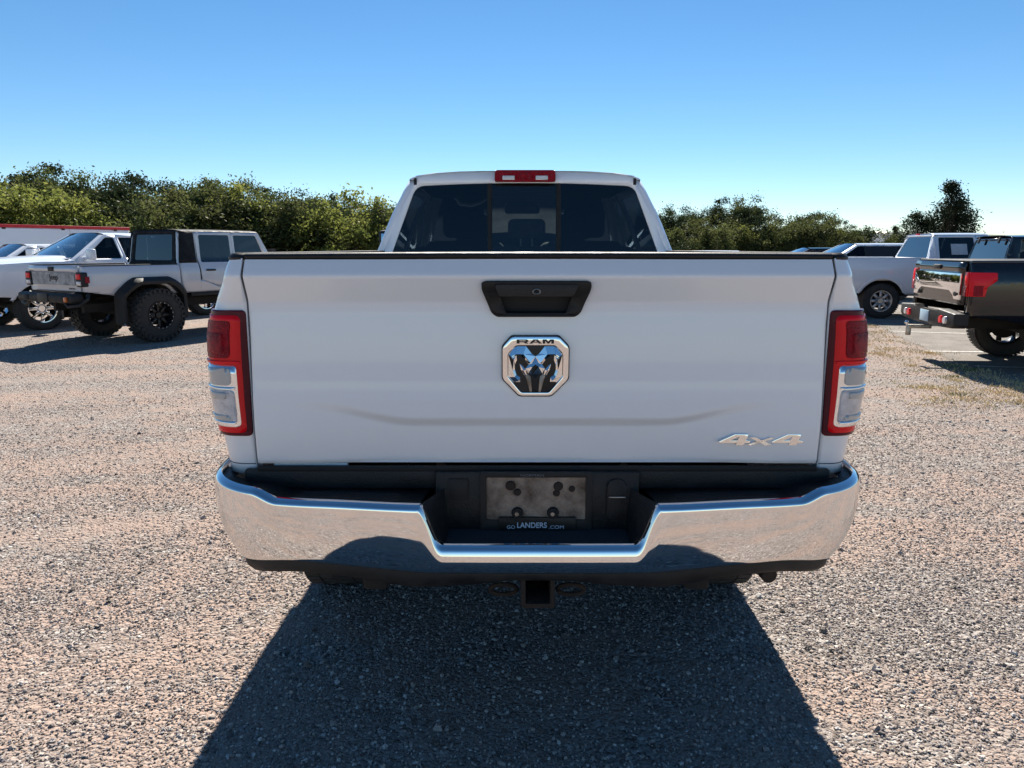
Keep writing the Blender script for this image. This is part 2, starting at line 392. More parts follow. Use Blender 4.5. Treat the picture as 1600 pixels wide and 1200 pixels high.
# ------------------------------------------------------------------ wheels
def make_wheel(parent, x, y, R, w, rr, style, side):
    """wheel > tyre, rim ; axis X, outside towards side"""
    s = side
    bm = bmesh.new(); lathe_bm(bm, [(0.001, 0.06 * -s), (0.17, 0.06 * -s), (0.17, 0.0), (0.001, 0.0)], 20)
    wh = from_bm('wheel', bm, M['dark'], parent); wh.location = (x, y, R)
    bm = bmesh.new(); h = w / 2
    prof = [(rr, -h * 0.82), (rr + 0.02, -h * 0.95), (rr + (R - rr) * 0.45, -h * 1.0), (R - 0.035, -h * 0.93), (R - 0.012, -h * 0.82), (R - 0.002, -h * 0.5), (R, 0),
            (R - 0.002, h * 0.5), (R - 0.012, h * 0.82), (R - 0.035, h * 0.93), (rr + (R - rr) * 0.45, h), (rr + 0.02, h * 0.95), (rr, h * 0.82)]
    if style == 'mud': prof = [(max(rr, r - 0.014) if r > rr + 0.03 else r, q) for r, q in prof]
    lathe_bm(bm, prof, 64, close=False)
    bmesh.ops.delete(bm, geom=[f for f in bm.faces if len(f.verts) > 4], context='FACES')
    nb = 30 if style == 'mud' else 56
    for k in range(nb):
        a = 2 * PI * k / nb
        for j, q in enumerate((-0.78, -0.28, 0.28, 0.78)):
            aa = a + (PI / nb if j % 2 else 0)
            rt = Matrix.Rotation(aa, 3, 'X')
            th = 0.020 if style == 'mud' else 0.006
            ln = 2 * PI * R / nb * (0.62 if style == 'mud' else 0.72)
            add_box(bm, rt @ Vector((q * h, 0, R - th * 0.35)), (h * 0.42, ln, th), rt)
        if style == 'mud':
            for sg in (-1, 1):
                rt = Matrix.Rotation(a, 3, 'X'); add_box(bm, rt @ Vector((sg * h * 0.97, 0, R - 0.045)), (0.022, 2 * PI * R / nb * 0.5, 0.07), rt)
    from_bm('tyre', bm, M['rubber'], wh)
    bm = bmesh.new(); o = s * h
    rm = M['rim_black'] if style in ('mud', 'dark') else (M['chrome2'] if style == 'chrome' else M['rim_silver'])
    lathe_bm(bm, [(rr + 0.004, -o * 0.8), (rr - 0.015, -o * 0.7), (rr - 0.03, 0), (rr - 0.02, o * 0.6), (rr + 0.006, o * 0.84), (rr + 0.004, o * 0.93), (rr - 0.012, o * 0.92), (rr - 0.028, o * 0.7), (rr - 0.04, 0), (rr - 0.03, -o * 0.7)], 48, close=True)
    if style == 'steel' or style == 'chrome':
        lathe_bm(bm, [(0.001, o * 0.62), (0.06, o * 0.62), (0.075, o * 0.45), (0.10, o * 0.40), (0.105, o * 0.34), (0.06, o * 0.3), (0.001, o * 0.3)], 32)
        N = 8
        for k in range(N):
            rt = Matrix.Rotation(2 * PI * k / N, 3, 'X'); ll = rr - 0.03 - 0.09
            add_box(bm, rt @ Vector((o * 0.48, 0, 0.09 + ll / 2)), (0.035, 0.062, ll + 0.02), rt, 0.01)
            rt = Matrix.Rotation(2 * PI * (k + 0.5) / N, 3, 'X'); add_box(bm, rt @ Vector((o * 0.52, 0, 0.088)), (0.03, 0.018, 0.018), rt, 0.004)
    elif style == 'mud':
        lathe_bm(bm, [(0.001, o * 0.5), (0.05, o * 0.5), (0.06, o * 0.3), (0.11, o * 0.25), (0.11, o * 0.1), (0.001, o * 0.1)], 24)
        for k in range(8):
            rt = Matrix.Rotation(2 * PI * k / 8, 3, 'X'); ll = rr - 0.04 - 0.08
            add_box(bm, rt @ Vector((o * 0.42, 0, 0.09 + ll / 2)), (0.03, 0.045, ll + 0.04), rt, 0.008)
    else:
        lathe_bm(bm, [(0.001, o * 0.66), (0.045, o * 0.66), (0.07, o * 0.5), (0.08, o * 0.3), (0.001, o * 0.3)], 24)
        for k in range(6):
            rt = Matrix.Rotation(2 * PI * k / 6, 3, 'X'); ll = rr - 0.05
            add_box(bm, rt @ Vector((o * 0.55, 0, 0.03 + ll / 2)), (0.03, 0.075, ll), rt, 0.012)
    rim = from_bm('rim', bm, rm, wh)
    if style == 'mud':
        bm = bmesh.new()
        for k in range(18):
            rt = Matrix.Rotation(2 * PI * k / 18, 3, 'X'); add_box(bm, rt @ Vector((o * 0.96, 0, rr - 0.018)), (0.016, 0.016, 0.016), rt, 0.004)
        from_bm('rim_bolt', bm, M['rim_stud'], wh)
    return wh

# ------------------------------------------------------------------ vehicles: shared body builder
def body_width(S):
    if 'prof' in S: tab = S['prof']
    else:
        hw = S['hw']; zb, zl, zr = S['z_bot'], S['z_belt'], S['z_roof'] - 0.055
        tab = [(zb, hw - 0.05), (zb + 0.12, hw - 0.02), (zb + 0.35 * (zl - zb), hw), (zb + 0.75 * (zl - zb), hw - 0.005), (zl - 0.04, hw - 0.03), (zl, hw - 0.055), (zl + 0.06, hw - 0.075), (zr, S['hw_roof'])]
    return lambda z: interp(z, tab)
def build_cab_and_front(S, T, custom_rear=None):
    """doors, pillars, roof, glass, fenders, bonnet, wheels and interior of vehicle T (local: +Y forward, y=0 rear axle)"""
    W = body_width(S); P = M[S['paint']]; topP = M[S.get('top_paint', S['paint'])]
    zb, zl, zr, zrail = S['z_bot'], S['z_belt'], S['z_roof'], S.get('z_rail', S['z_belt'])
    ze = zr - 0.055; yc, yB, ya, yw, yf = S['y_cab'], S['y_b'], S['y_a'], S['y_wt'], S['y_front']
    WB, R = S['wb'], S['tire_r']; ra = S.get('arch_r', R + 0.09); rc = S.get('rc', 0.07); yR = S.get('y_rt', yc + 0.08)
    zh = S['z_hood']; za = R
    cv = [zb + (ze - zb) * i / 22 for i in range(1, 22)]
    def corner(y):      # shrink half width round the rear corner of the cab
        t = y - yc
        if t >= rc: return 0.0
        t = max(t, 0); return rc - math.sqrt(max(rc * rc - (rc - t) ** 2, 0))
    lean = lambda z: (yR - yc) * max(0, z - zl) / (ze - zl)
    def side(sg, off=0.0):
        def f(y, z):
            yy = y
            return (sg * (W(z) - corner(y - lean(z) if z > zl else y) - off), yy, z)
        return f
    ccu = [yc + rc * (1 - math.cos(rad(a))) for a in (15, 30, 45, 60, 75, 90)]
    g = 0.004
    ccu = ccu + [yc + rc + 0.1 * k for k in range(1, int((yf - yc) / 0.1))]
    # A-pillar line
    def aline(z): return ya + (yw - ya) * (z - zl) / (ze - zl)
    suv = S['kind'] == 'suv'; sedan = S.get('sedan')
    for sg in (-1, 1):
        f = side(sg)
        tw = (sg, 0, 0)
        # cab corner / C pillar
        yd = S.get('y_door', yc + 0.16)
        zb_d = zb + 0.02
        if not suv:
            o = [(yc, zb_d), (yd - g, zb_d), (yd - g, ze), (yR, ze), (yc, zl)]
            skin('cab_corner', o, [], f, P if not S.get('hardtop') else P, T, cu=ccu, cv=cv, thick=0.02, toward=tw)
            r0 = yd
        else:
            # rear quarter with arch and quarter window
            a0 = [(0 + ra * math.cos(rad(t)), max(za + ra * math.sin(rad(t)), zb_d)) for t in range(-20, 201, 10)]
            yd = S.get('y_door', ra + 0.02)
            o = [(yc, zb + 0.1), (-ra * 0.98 if False else a0[-1][0], zb_d)] + a0[::-1] + [(max(a0[0][0], yd - g - 0.01), zb_d), (yd - g, za), (yd - g, ze), (yR, ze), (yc, zl)]
            qw = round_poly([(yc + 0.22, zl + 0.03), (yd - 0.07, zl + 0.03), (yd - 0.07, ze - 0.05), (yR + 0.16, ze - 0.05)], 0.04)
            skin('rear_quarter', o, [qw], f, P, T, cu=ccu, cv=cv, thick=0.02, toward=tw)
            skin('quarter_window', qw, [], side(sg, 0.009), M[S.get('glass', 'tint_mid')], T, cv=cv, toward=tw)
            r0 = yd
        # doors
        for nm, y0, y1 in (('rear_door', r0, yB), ('front_door', yB, None)):
            if nm == 'rear_door' and S.get('two_door'): continue
            if y1 is not None:
                o = [(y0 + g, zb_d), (y1 - g, zb_d), (y1 - g, ze), (y0 + g, ze)]
                wd = [(y0 + 0.075, zl + 0.012), (y1 - 0.05, zl + 0.012), (y1 - 0.05, ze - 0.05), (y0 + 0.09, ze - 0.05)]
                if suv: o = [(max(y0, 0) + g, zb_d if y0 > ra else za)] + o[1:] if y0 > ra else [(ra * 0.98, zb_d), (y1 - g, zb_d), (y1 - g, ze), (y0 + g, ze), (y0 + g, za + 0.9 * ra)]
                if S.get('hardtop'):   # slanted door seam as on an off-road body
                    o = [(y0 + 0.62, zb_d), (y1 - g, zb_d), (y1 - g, ze), (y0 + g, ze), (y0 + g + 0.03, zl - 0.30)]
                    skin('rocker_panel', [(y0 - 0.003, zb_d), (y0 + 0.62 - 0.012, zb_d), (y0 + 0.022, zl - 0.30), (y0 - 0.003, zl - 0.30)], [], f, P, T, cu=ccu[6:], cv=cv, thick=0.02, toward=tw)
            else:
                yfd = ya - 0.02
                o = [(y0 + g, zb_d), (yfd, zb_d), (yfd, zl - 0.02)] + [(aline(z), z) for z in lin(zl, ze, 6)] + [(y0 + g, ze)]
                wd = [(y0 + 0.05, zl + 0.012), (aline(zl + 0.012) - 0.16, zl + 0.012), (aline(ze - 0.05) - 0.09, ze - 0.05), (y0 + 0.05, ze - 0.05)]
            wd = round_poly(wd, 0.035)
            skin(nm, o, [wd], f, P, T, cu=ccu[6:], cv=cv, thick=0.02, toward=tw)
            skin('side_window', wd, [], side(sg, 0.009), M[S.get('glass', 'tint_mid')], T, cv=cv, toward=tw)
            yh = (y0 + 0.14) if not S.get('hardtop') else y0 + 0.22
            if nm == 'front_door': yh = y0 + 0.14
            hz = zl - 0.13
            box('door_handle', (sg * (W(hz) + 0.018), yh, hz), (0.03, 0.20, 0.032), M['trim'] if S.get('dark_handles') else P, T, bev=0.012)
        # front fender
        cx = WB; a0 = [(cx + ra * math.cos(rad(t)), max(za + ra * math.sin(rad(t)), zb_d)) for t in range(-20, 201, 10)]
        zhb = lambda y: zl - 0.02 + (zh - zl + 0.0) * sstep(ya, yf, y)
        top = [(y, min(zl - 0.02, zhb(y))) for y in lin(yf - 0.08, ya - 0.01, 8)]
        o = [(ya - 0.01, zb_d), (a0[-1][0], zb_d)] + a0[::-1] + [(a0[0][0] + 0.01, zb + 0.08), (yf - 0.05, zb + 0.12), (yf, zh - 0.25)] + top
        fw = lambda sg_: (lambda y, z: (sg_ * (W(z) - 0.10 * sstep(yf - 0.45, yf, y) ** 1.5), y, z))
        skin('front_fender', o, [], fw(sg), P, T, cu=lin(ya, yf - 0.55, 12) + lin(yf - 0.5, yf - 0.03, 8), cv=cv, thick=0.02, toward=tw)
        # arch lips / flares
        for (cy, nm) in (((0, 'rear'), (WB, 'front')) if not custom_rear or True else ()):
            fl = S.get('flare', 0.0)
            bm = bmesh.new(); rows = []
            for t in lin(-8, 188, 25):
                c_, s_ = math.cos(rad(t)), math.sin(rad(t))
                if fl:
                    q = []
                    c2 = max(-1, min(1, c_ * 1.18)); s2 = min(1, s_ * 1.10)
                    for rr_, xx in ((ra - 0.02, 0.0), (ra - 0.02, fl), (ra + 0.03, fl + 0.005), (ra + 0.085, fl * 0.6), (ra + 0.10, 0.0)):
                        z = za + rr_ * s2; q.append(bm.verts.new((sg * (W(min(max(z, zb), zl)) + xx), cy + rr_ * c2, z)))
                else:
                    q = []
                    for rr_, xx in ((ra - 0.03, -0.01), (ra - 0.008, 0.006), (ra + 0.03, 0.010), (ra + 0.05, 0.0)):
                        z = max(za + rr_ * s_, zb + 0.03); q.append(bm.verts.new((sg * (W(min(max(z, zb), zl)) + xx), cy + rr_ * c_, z)))
                rows.append(q)
            for A, B in zip(rows, rows[1:]):
                for k in range(len(A) - 1): bm.faces.new((A[k], A[k + 1], B[k + 1], B[k]))
            from_bm('fender_flare' if fl else 'arch_lip', bm, M['trim'] if fl else P, T, 40)
            # dark inner arch
            bm = bmesh.new(); n1 = 14; A = []; B = []
            for t in lin(-5, 185, n1):
                c_, s_ = math.cos(rad(t)), math.sin(rad(t)); z = max(za + (ra + 0.01) * s_, zb)
                A.append(bm.verts.new((sg * (W(za) - 0.025), cy + (ra + 0.01) * c_, z))); B.append(bm.verts.new((sg * (W(za) - 0.42), cy + (ra + 0.01) * c_, z)))
            for k in range(n1 - 1): bm.faces.new((A[k], A[k + 1], B[k + 1], B[k]))
            bm.faces.new(B)
            from_bm('wheel_well', bm, M['dark'], T)
            make_wheel(T, sg * S.get('track', W(za) - 0.15), cy, R, S.get('tire_w', 0.27), S.get('rim_r', R * 0.56), S.get('wheel', 'spoke'), sg)
        # mirror
        mz = zl + 0.10; my = ya - 0.22
        bm = bmesh.new()
        mw, mh = S.get('mirror', (0.20, 0.17))
        add_box(bm, (sg * (W(zl) + 0.07 + mw / 2), my, mz), (mw, 0.12, mh), Matrix.Rotation(sg * rad(8), 3, 'Z'), 0.035, 3)
        add_box(bm, (sg * (W(zl) + 0.05), my + 0.02, mz - mh * 0.35), (0.14, 0.06, 0.05), None, 0.012)
        mr = from_bm('side_mirror', bm, M[S.get('mirror_paint', S['paint'])], T)
        box('mirror_glass', (sg * (W(zl) + 0.07 + mw / 2), my - 0.064, mz), (mw * 0.8, 0.006, mh * 0.78), M['mirror_glass'], mr, Matrix.Rotation(sg * rad(8), 3, 'Z'), 0.002)
        # sill / running board
        box('sill_step' if S.get('step') else 'sill', (sg * (W(zb) - 0.03 + (0.06 if S.get('step') else 0)), (ya + yc) / 2 + 0.05, zb - 0.02 - (0.05 if S.get('step') else 0)), (0.12, ya - yc - 0.25 if not suv else ya - ra - 0.25, 0.07), M['trim'], T, bev=0.02) if not sedan else None
        # seats
        for y_, nm in ((yB - 0.45 + 0.1, 'rear_seat'), (yB + 0.45, 'front_seat')):
            if nm == 'rear_seat' and S.get('rear_seat_off'): continue
            bm = bmesh.new(); sx = sg * 0.38
            add_box(bm, (sx, y_ + 0.05, zb + 0.42), (0.52, 0.5, 0.16), None, 0.05)
            add_box(bm, (sx, y_ - 0.24, zb + 0.72), (0.50, 0.14, 0.62), Matrix.Rotation(rad(10), 3, 'X'), 0.06, 3)
            add_box(bm, (sx, y_ - 0.31, min(zb + 1.14, ze - 0.16)), (0.26, 0.09, 0.19), None, 0.04, 3)
            from_bm(nm, bm, M['cloth'], T)
    if S.get('black_pillars'):
        for sg in (-1, 1):
            yq = S.get('y_door', ra + 0.02)
            skin('black_pillar', [(yc + 0.30, zl + 0.03), (aline(zl + .03) - 0.15, zl + 0.03), (aline(ze - .035) - 0.08, ze - .035), (yR + 0.20, ze - .035)],
                 [round_poly([(yB + 0.06, zl + .045), (aline(zl + 0.045) - 0.19, zl + .045), (aline(ze - 0.055) - 0.11, ze - .055), (yB + 0.06, ze - .055)], .03)], side(sg, -0.004), M['ink'], T, cv=cv, toward=(sg, 0, 0))
    # roof
    rn = 15
    def roof(u, v):
        y = yR + (yw - yR) * v; e = W(ze) - corner(y - yR + yc)
        x = u * e; zt = (zr - ze)
        crown = zt * (1 - abs(u) ** 4.0) ** 0.5 if abs(u) < 1 else 0
        return (x, y, ze + crown * (0.88 + 0.12 * math.sin(PI * v)))
    us = [-1, -0.995, -0.985, -0.97, -0.94, -0.9, -0.8, -0.6, -0.4, -0.2, 0, 0.2, 0.4, 0.6, 0.8, 0.9, 0.94, 0.97, 0.985, 0.995, 1]
    rf = grid('roof', roof, us, [0.0, 0.003, 0.008, 0.016, 0.026, 0.04] + lin(0.06, 1, 10), topP, T, smooth=50)
    bm = bmesh.new(); add_box(bm, (0, (yR + yw) / 2, ze - 0.012), (2 * W(ze) - 0.06, yw - yR - 0.04, 0.02)); from_bm('headliner', bm, M['cloth'], T)
    # windscreen and cowl
    def ws(u, v):
        z = zl - 0.03 + (ze + 0.045 - zl + 0.03) * v; y = ya + (yw - ya) * (z - zl) / (ze - zl)
        hw = W(max(z, zl + 0.01) if z < ze else ze) - 0.045
        return (u * hw, y + 0.13 * (1 - u * u) * (1 - 0.3 * v) + 0.01, min(z, ze + 0.05 * (1 - u * u) ** 0.5 * 0.9))
    grid('windscreen', ws, lin(-1, 1, 13), lin(0.0, 1, 8), M['clear'], T, smooth=60)
    for sg in (-1, 1):
        bm = bmesh.new(); prev = None
        for z in lin(zl - 0.03, ze, 8):
            y = ya + (yw - ya) * (z - zl) / (ze - zl); hw = W(max(z, zl + 0.01))
            q = [bm.verts.new((sg * (hw + 0.001), y - 0.07, z)), bm.verts.new((sg * hw, y + 0.005, z)), bm.verts.new((sg * (hw - 0.03), y + 0.035, z)), bm.verts.new((sg * (hw - 0.09), y + 0.045, z)), bm.verts.new((sg * (hw - 0.09), y + 0.0, z)), bm.verts.new((sg * (hw - 0.06), y - 0.07, z))]
            if prev:
                for k in range(6): bm.faces.new((prev[k], prev[(k + 1) % 6], q[(k + 1) % 6], q[k]))
            prev = q
        from_bm('windscreen_pillar', bm, P, T)
    # bonnet
    def hood(u, v):
        y = ya - 0.01 + (yf - 0.03 - ya) * v; e = W(zl - 0.03) - 0.10 * sstep(yf - 0.45, yf, y) ** 1.5 - 0.004
        zz = min(zl - 0.02, zhb(y)) if not S.get('flat_hood') else zl - 0.03
        bul = 0.07 * (1 - abs(u) ** 3) + (0.03 if abs(u) < 0.55 else 0.03 * sstep(0.7, 0.55, abs(u)))
        drop = 0.10 * sstep(0.86, 1.0, v)
        return (u * e, y, zz + bul * (1 - 0.2 * v) - drop)
    grid('bonnet', hood, lin(-1, 1, 25), lin(0, 1, 14), P, T, smooth=50)
    # front end: grille, lamps, bumper
    gz0, gz1 = zb + 0.28, zh - 0.04
    wf = W(zl - 0.03) - 0.10
    bm = bmesh.new(); add_box(bm, (0, yf - 0.06, (gz0 + gz1) / 2), (2 * wf - 0.02, 0.12, gz1 - gz0), None, 0.04, 3); fr = from_bm('front_panel', bm, P, T)
    bm = bmesh.new(); add_box(bm, (0, yf + 0.005, (gz0 + gz1) / 2), (wf * 1.25, 0.03, (gz1 - gz0) * 0.8), None, 0.012); gr = from_bm('grille', bm, M['gap'], T)
    bm = bmesh.new()
    for k in range(4): add_box(bm, (0, yf + 0.025, gz0 + (gz1 - gz0) * (0.2 + 0.2 * k)), (wf * 1.25, 0.02, 0.022), None, 0.005)
    add_box(bm, (0, yf + 0.028, (gz0 + gz1) / 2), (0.06, 0.022, (gz1 - gz0) * 0.8), None, 0.005)
    from_bm('grille_bar', bm, M['chrome2'] if not S.get('dark_front') else M['trim'], gr)
    for sg in (-1, 1):
        hl = box('headlamp', (sg * wf * 0.82, yf - 0.01, gz1 - 0.12), (wf * 0.30, 0.09, 0.17), M['lamp_clear'], T, Matrix.Rotation(sg * rad(-14), 3, 'Z'), 0.025, 3)
    bm = bmesh.new(); add_box(bm, (0, yf + 0.04, zb + 0.13), (2 * W(zb + 0.2) - 0.06, 0.20, 0.24), None, 0.07, 4)
    from_bm('front_bumper', bm, M['chrome'] if S.get('chrome_front') else M['trim'], T)
    # floor and inner body, firewall, dash
    y_lo = yc + 0.02 if not suv else yc + 0.10
    bm = bmesh.new(); add_box(bm, (0, (yc + ya) / 2, zb + 0.12), (2 * W(zb) - 0.10, ya - yc - 0.04, 0.20)); add_box(bm, (0, ya + 0.12, zb + 0.42), (2 * W(zb) - 0.12, 0.04, 0.75))
    from_bm('cabin_floor', bm, M['cloth'], T)
    bm = bmesh.new(); add_box(bm, (0, ya - 0.16, zl - 0.12), (2 * W(zl) - 0.16, 0.42, 0.22), None, 0.06, 3)
    tube_bm(bm, [(-0.38 + 0.18 * math.cos(a), ya - 0.5 + 0.05 * math.sin(a), zl - 0.08 + 0.17 * math.sin(a)) for a in lin(0, 2 * PI * 15 / 16, 16)], 0.014, 8, close=True)
    from_bm('dashboard', bm, M['cloth'], T)
    bm = bmesh.new(); add_box(bm, (0.0, yw - 0.02 - 0.05, ze - 0.10), (0.26, 0.04, 0.075), None, 0.02, 3); add_box(bm, (0, yw - 0.03, ze - 0.04), (0.05, 0.03, 0.07))
    from_bm('rear_view_mirror', bm, M['trim'], T)
    # chassis
    bm = bmesh.new(); yt = S['y_tail']
    for sg in (-1, 1): add_box(bm, (sg * 0.42, (yt + yf) / 2, R + 0.16), (0.08, yf - yt - 0.3, 0.14))
    for y_ in (0, WB): tube_bm(bm, [(-S.get('track', W(za) - 0.15), y_, R), (S.get('track', W(za) - 0.15), y_, R)], 0.045, 10); add_box(bm, (0.0, y_, R), (0.28, 0.26, 0.24), None, 0.07, 3)
    add_box(bm, (0.0, WB * 0.5, R + 0.22), (0.85, WB * 0.55, 0.12))
    add_box(bm, (0.0, WB, R + 0.4), (0.75, 0.7, 0.35))
    from_bm('chassis', bm, M['dark'], T)
    return W, ze
def rear_cab_panel(S, T, W, ze, glass, hole=None):
    yc, zl = S['y_cab'], S['z_belt']; yR = S.get('y_rt', yc + 0.08); rc = S.get('rc', 0.07); zb = S['z_bot']; zr = S['z_roof']
    P = M[S.get('rear_paint', S['paint'])]
    def f(x, z):
        return (x, yc + (yR - yc) * max(0, z - zl) / (ze - zl), z)
    L = [(-(W(z) - rc), z) for z in lin(zb + 0.05, ze, 16)]
    topc = [(x, ze + (zr - ze) * 0.88 * (1 - abs(x / W(ze)) ** 4) ** 0.5 - 0.002) for x in lin(-(W(ze) - rc) + 0.0, W(ze) - rc, 15)]
    Rr = [(-x, z) for x, z in L][::-1]
    if hole is None:
        h0 = zl + 0.04; h1 = ze - 0.03
        hole = [(-(W(h0) - rc - 0.06), h0), (W(h0) - rc - 0.06, h0), (W(h1) - rc - 0.06, h1), (-(W(h1) - rc - 0.06), h1)]
    hole = round_poly(hole, 0.05)
    skin('cab_back', L + topc + Rr, [hole], f, P, T, cv=lin(zl, ze, 8), thick=0.02, toward=(0, -1, 0))
    return skin('rear_window', hole, [], lambda x, z: (f(x, z)[0], f(x, z)[1] + 0.008, z), glass, T, toward=(0, -1, 0))
def bed(S, T, W):
    """pickup bed sides, floor, tailgate, for the trucks in the background"""
    zb, zr, yc, yt, R = S['z_bot'], S['z_rail'], S['y_cab'] - 0.03, S['y_tail'], S['tire_r']; ra = S.get('arch_r', R + 0.09); P = M[S['paint']]; rc = 0.06
    def f(sg):
        def q(y, z):
            t = y - yt
            c = 0 if t >= rc else rc - math.sqrt(max(rc * rc - (rc - max(t, 0)) ** 2, 0))
            return (sg * (W(z) - c), y, z)
        return q
    a0 = [(ra * math.cos(rad(t)), max(R + ra * math.sin(rad(t)), zb + 0.02)) for t in range(-20, 201, 10)]
    for sg in (-1, 1):
        o = [(yt, zb + 0.12), (a0[-1][0], zb + 0.02)] + a0[::-1] + [(yc, zb + 0.02), (yc, zr), (yt, zr)]
        skin('bed_side', o, [], f(sg), P, T, cu=[yt + rc * (1 - math.cos(rad(a))) for a in (15, 30, 45, 60, 75, 90)] + lin(yt + 0.16, yc - 0.05, 18), cv=lin(zb + 0.05, zr - 0.01, 14), thick=0.02, toward=(sg, 0, 0))
        box('bed_rail', (sg * (W(zr) - 0.035), (yt + yc) / 2, zr + 0.008), (0.075, yc - yt - 0.02, 0.018), M['trim'] if not S.get('paint_rail') else P, T, bev=0.006)
        box('bed_inner_wall', (sg * (W(zr) - 0.10), (yt + yc) / 2, (zr + zb + 0.30) / 2), (0.03, yc - yt - 0.06, zr - zb - 0.32), P, T, bev=0.003)
    box('bed_floor', (0, (yt + yc) / 2, zb + 0.30), (2 * W(zr) - 0.2, yc - yt - 0.06, 0.04), M['dark'], T, bev=0.003)
    box('bed_front_wall', (0, yc - 0.02, (zr + zb + 0.3) / 2), (2 * W(zr) - 0.2, 0.03, zr - zb - 0.34), P, T, bev=0.003)
    tz0 = S.get('z_tg', zb + 0.25); hwg = S.get('hw_tg', W(zr) - rc - 0.015)
    def tg(u, v):
        z = tz0 + (zr - tz0) * v
        p = 0.02 * sstep(1.0, 0.88, v) * sstep(0.74, 0.86, v) + 0.012 * sstep(0.1, 0.35, v)
        return (u * hwg, yt - p, z)
    t = grid('tailgate', tg, lin(-1, 1, 9), lin(0, 1, 25), P, T, smooth=50, thick=0.03)
    for sg in (-1, 1):
        skin('corner_post', [(sg * (hwg + 0.008), zb + 0.12), (sg * (W(zb + .2) - rc + 0.001), zb + 0.12), (sg * (W(zr) - rc + 0.001), zr), (sg * (hwg + 0.008), zr)], [], lambda x, z: (x, yt + 0.002, z), P, T, thick=0.02, toward=(0, -1, 0))
    return t
def place(x, y, a):
    """matrix of a vehicle whose rear axle is over (x, y), heading a degrees from +Y towards +X, standing on the slope"""
    z = ground_z(y); d = 0.3
    n = Vector((0, -(ground_z(y + d) - ground_z(y - d)) / (2 * d), 1)).normalized()
    h = Vector((math.sin(rad(a)), math.cos(rad(a)), 0)); h = (h - n * h.dot(n)).normalized(); r = h.cross(n)
    m = Matrix((( r.x, h.x, n.x, x), (r.y, h.y, n.y, y), (r.z, h.z, n.z, z), (0, 0, 0, 1)))
    return m

# ------------------------------------------------------------------ the white pickup in the foreground
SM = dict(kind='pickup', paint='white', z_bot=0.60, z_rail=1.553, z_belt=1.50, z_roof=2.024, y_tail=-1.22, y_cab=0.88, y_rt=0.97, y_door=1.06, y_b=1.98,
          y_a=3.02, y_wt=2.20, y_front=4.74, wb=3.80, tire_r=0.415, tire_w=0.275, arch_r=0.50, z_hood=1.38, hw=0.985, hw_roof=0.655, track=0.86,
          prof=[(.5, .93), (.62, .955), (1.0, .985), (1.26, .978), (1.42, .955), (1.50, .893), (1.545, .866), (1.787, .77), (1.921, .705), (1.971, .672), (2.03, .655)],
          wheel='steel', glass='tint', mirror=(0.22, 0.26), mirror_paint='trim', chrome_front=True, rc=0.045)
T = empty('pickup_truck', 'big white pickup with ram head emblem on its tailgate, in the foreground', 'pickup truck', mtx=Matrix.Translation((0.075, 3.27, 0)))
TY = SM['y_tail']; MT = T
W, ze = build_cab_and_front(SM, T)
hole = [(-0.79, 1.515), (0.79, 1.515)] + [(0.77, 1.545), (0.628, 1.934)] + [(x, 1.934 + 0.018 * (1 - (x / 0.62) ** 2)) for x in lin(0.5, -0.5, 9)] + [(-0.628, 1.934), (-0.77, 1.545)]
rw = rear_cab_panel(SM, T, W, ze, M['tint_rear'], hole)
ybk = lambda z: 0.88 + 0.09 * max(0, z - 1.50) / (ze - 1.50)
bpy.data.objects.remove(rw)
pane = [(-0.205, 1.52), (0.195, 1.52), (0.195, 1.944), (-0.205, 1.944)]
rw = skin('rear_window', round_poly(hole, 0.05), [pane], lambda x, z: (x, ybk(z) + 0.008, z), M['tint_rear'], T, toward=(0, -1, 0))
skin('sliding_pane', pane, [], lambda x, z: (x, ybk(z) + 0.016, z), M['tint_pane'], rw, toward=(0, -1, 0))
# sliding centre pane frame and rear window border
def yback(z): return 0.88 + 0.09 * max(0, z - 1.50) / (ze - 1.50)
for x in (-0.205, 0.195):
    tube('slider_rail', [(x, yback(1.52) + 0.02, 1.52), (x, yback(1.94) + 0.02, 1.946)], 0.016, M['gap'], rw, 8)
for sg in (-1, 1):   # roof seams beside the back window
    z0, z1 = 1.936, 1.976
    prism('roof_seam', [(sg * 0.622, z0), (sg * 0.641, z0 - 0.005), (sg * 0.641, z1), (sg * 0.625, z1 + 0.003)], yback(1.97) - 0.006, yback(1.97) + 0.03, M['gap'], T, bev=0.002)
# high brake lamp
bl = prism('high_brake_lamp', round_poly([(-0.175, 1.954), (0.175, 1.954), (0.172, 2.019), (-0.172, 2.019)], 0.012), yback(1.97) - 0.034, yback(1.97) + 0.03, M['lamp_deep'], T, bev=0.008)
for x in (-0.095, 0.095):
    box('cargo_lamp', (x, yback(1.97) - 0.036, 1.976), (0.07, 0.008, 0.024), M['lamp_clear'], bl, bev=0.003)
    box('cargo_lamp_bezel', (x, yback(1.97) - 0.034, 1.998), (0.04, 0.008, 0.014), M['lamp_deep'], bl, bev=0.003)
box('brake_bulb_strip', (0, yback(1.97) - 0.035, 1.986), (0.08, 0.006, 0.03), M['lamp_deep'], bl, bev=0.002)
# small rear headrests of the back bench are part of the rear_seat meshes; bench back
bm = bmesh.new(); add_box(bm, (0, 1.12, 1.33), (1.35, 0.16, 0.52), Matrix.Rotation(rad(8), 3, 'X'), 0.05, 3); from_bm('rear_bench_back', bm, M['cloth'], T)
box('centre_headrest', (0.015, 1.20, 1.70), (0.23, 0.10, 0.115), M['cloth'], T, bev=0.035, seg=4)
for x in (-0.02, 0.05): tube('headrest_post', [(x, 1.20, 1.57), (x, 1.20, 1.66)], 0.007, M['steel'], T, 8)

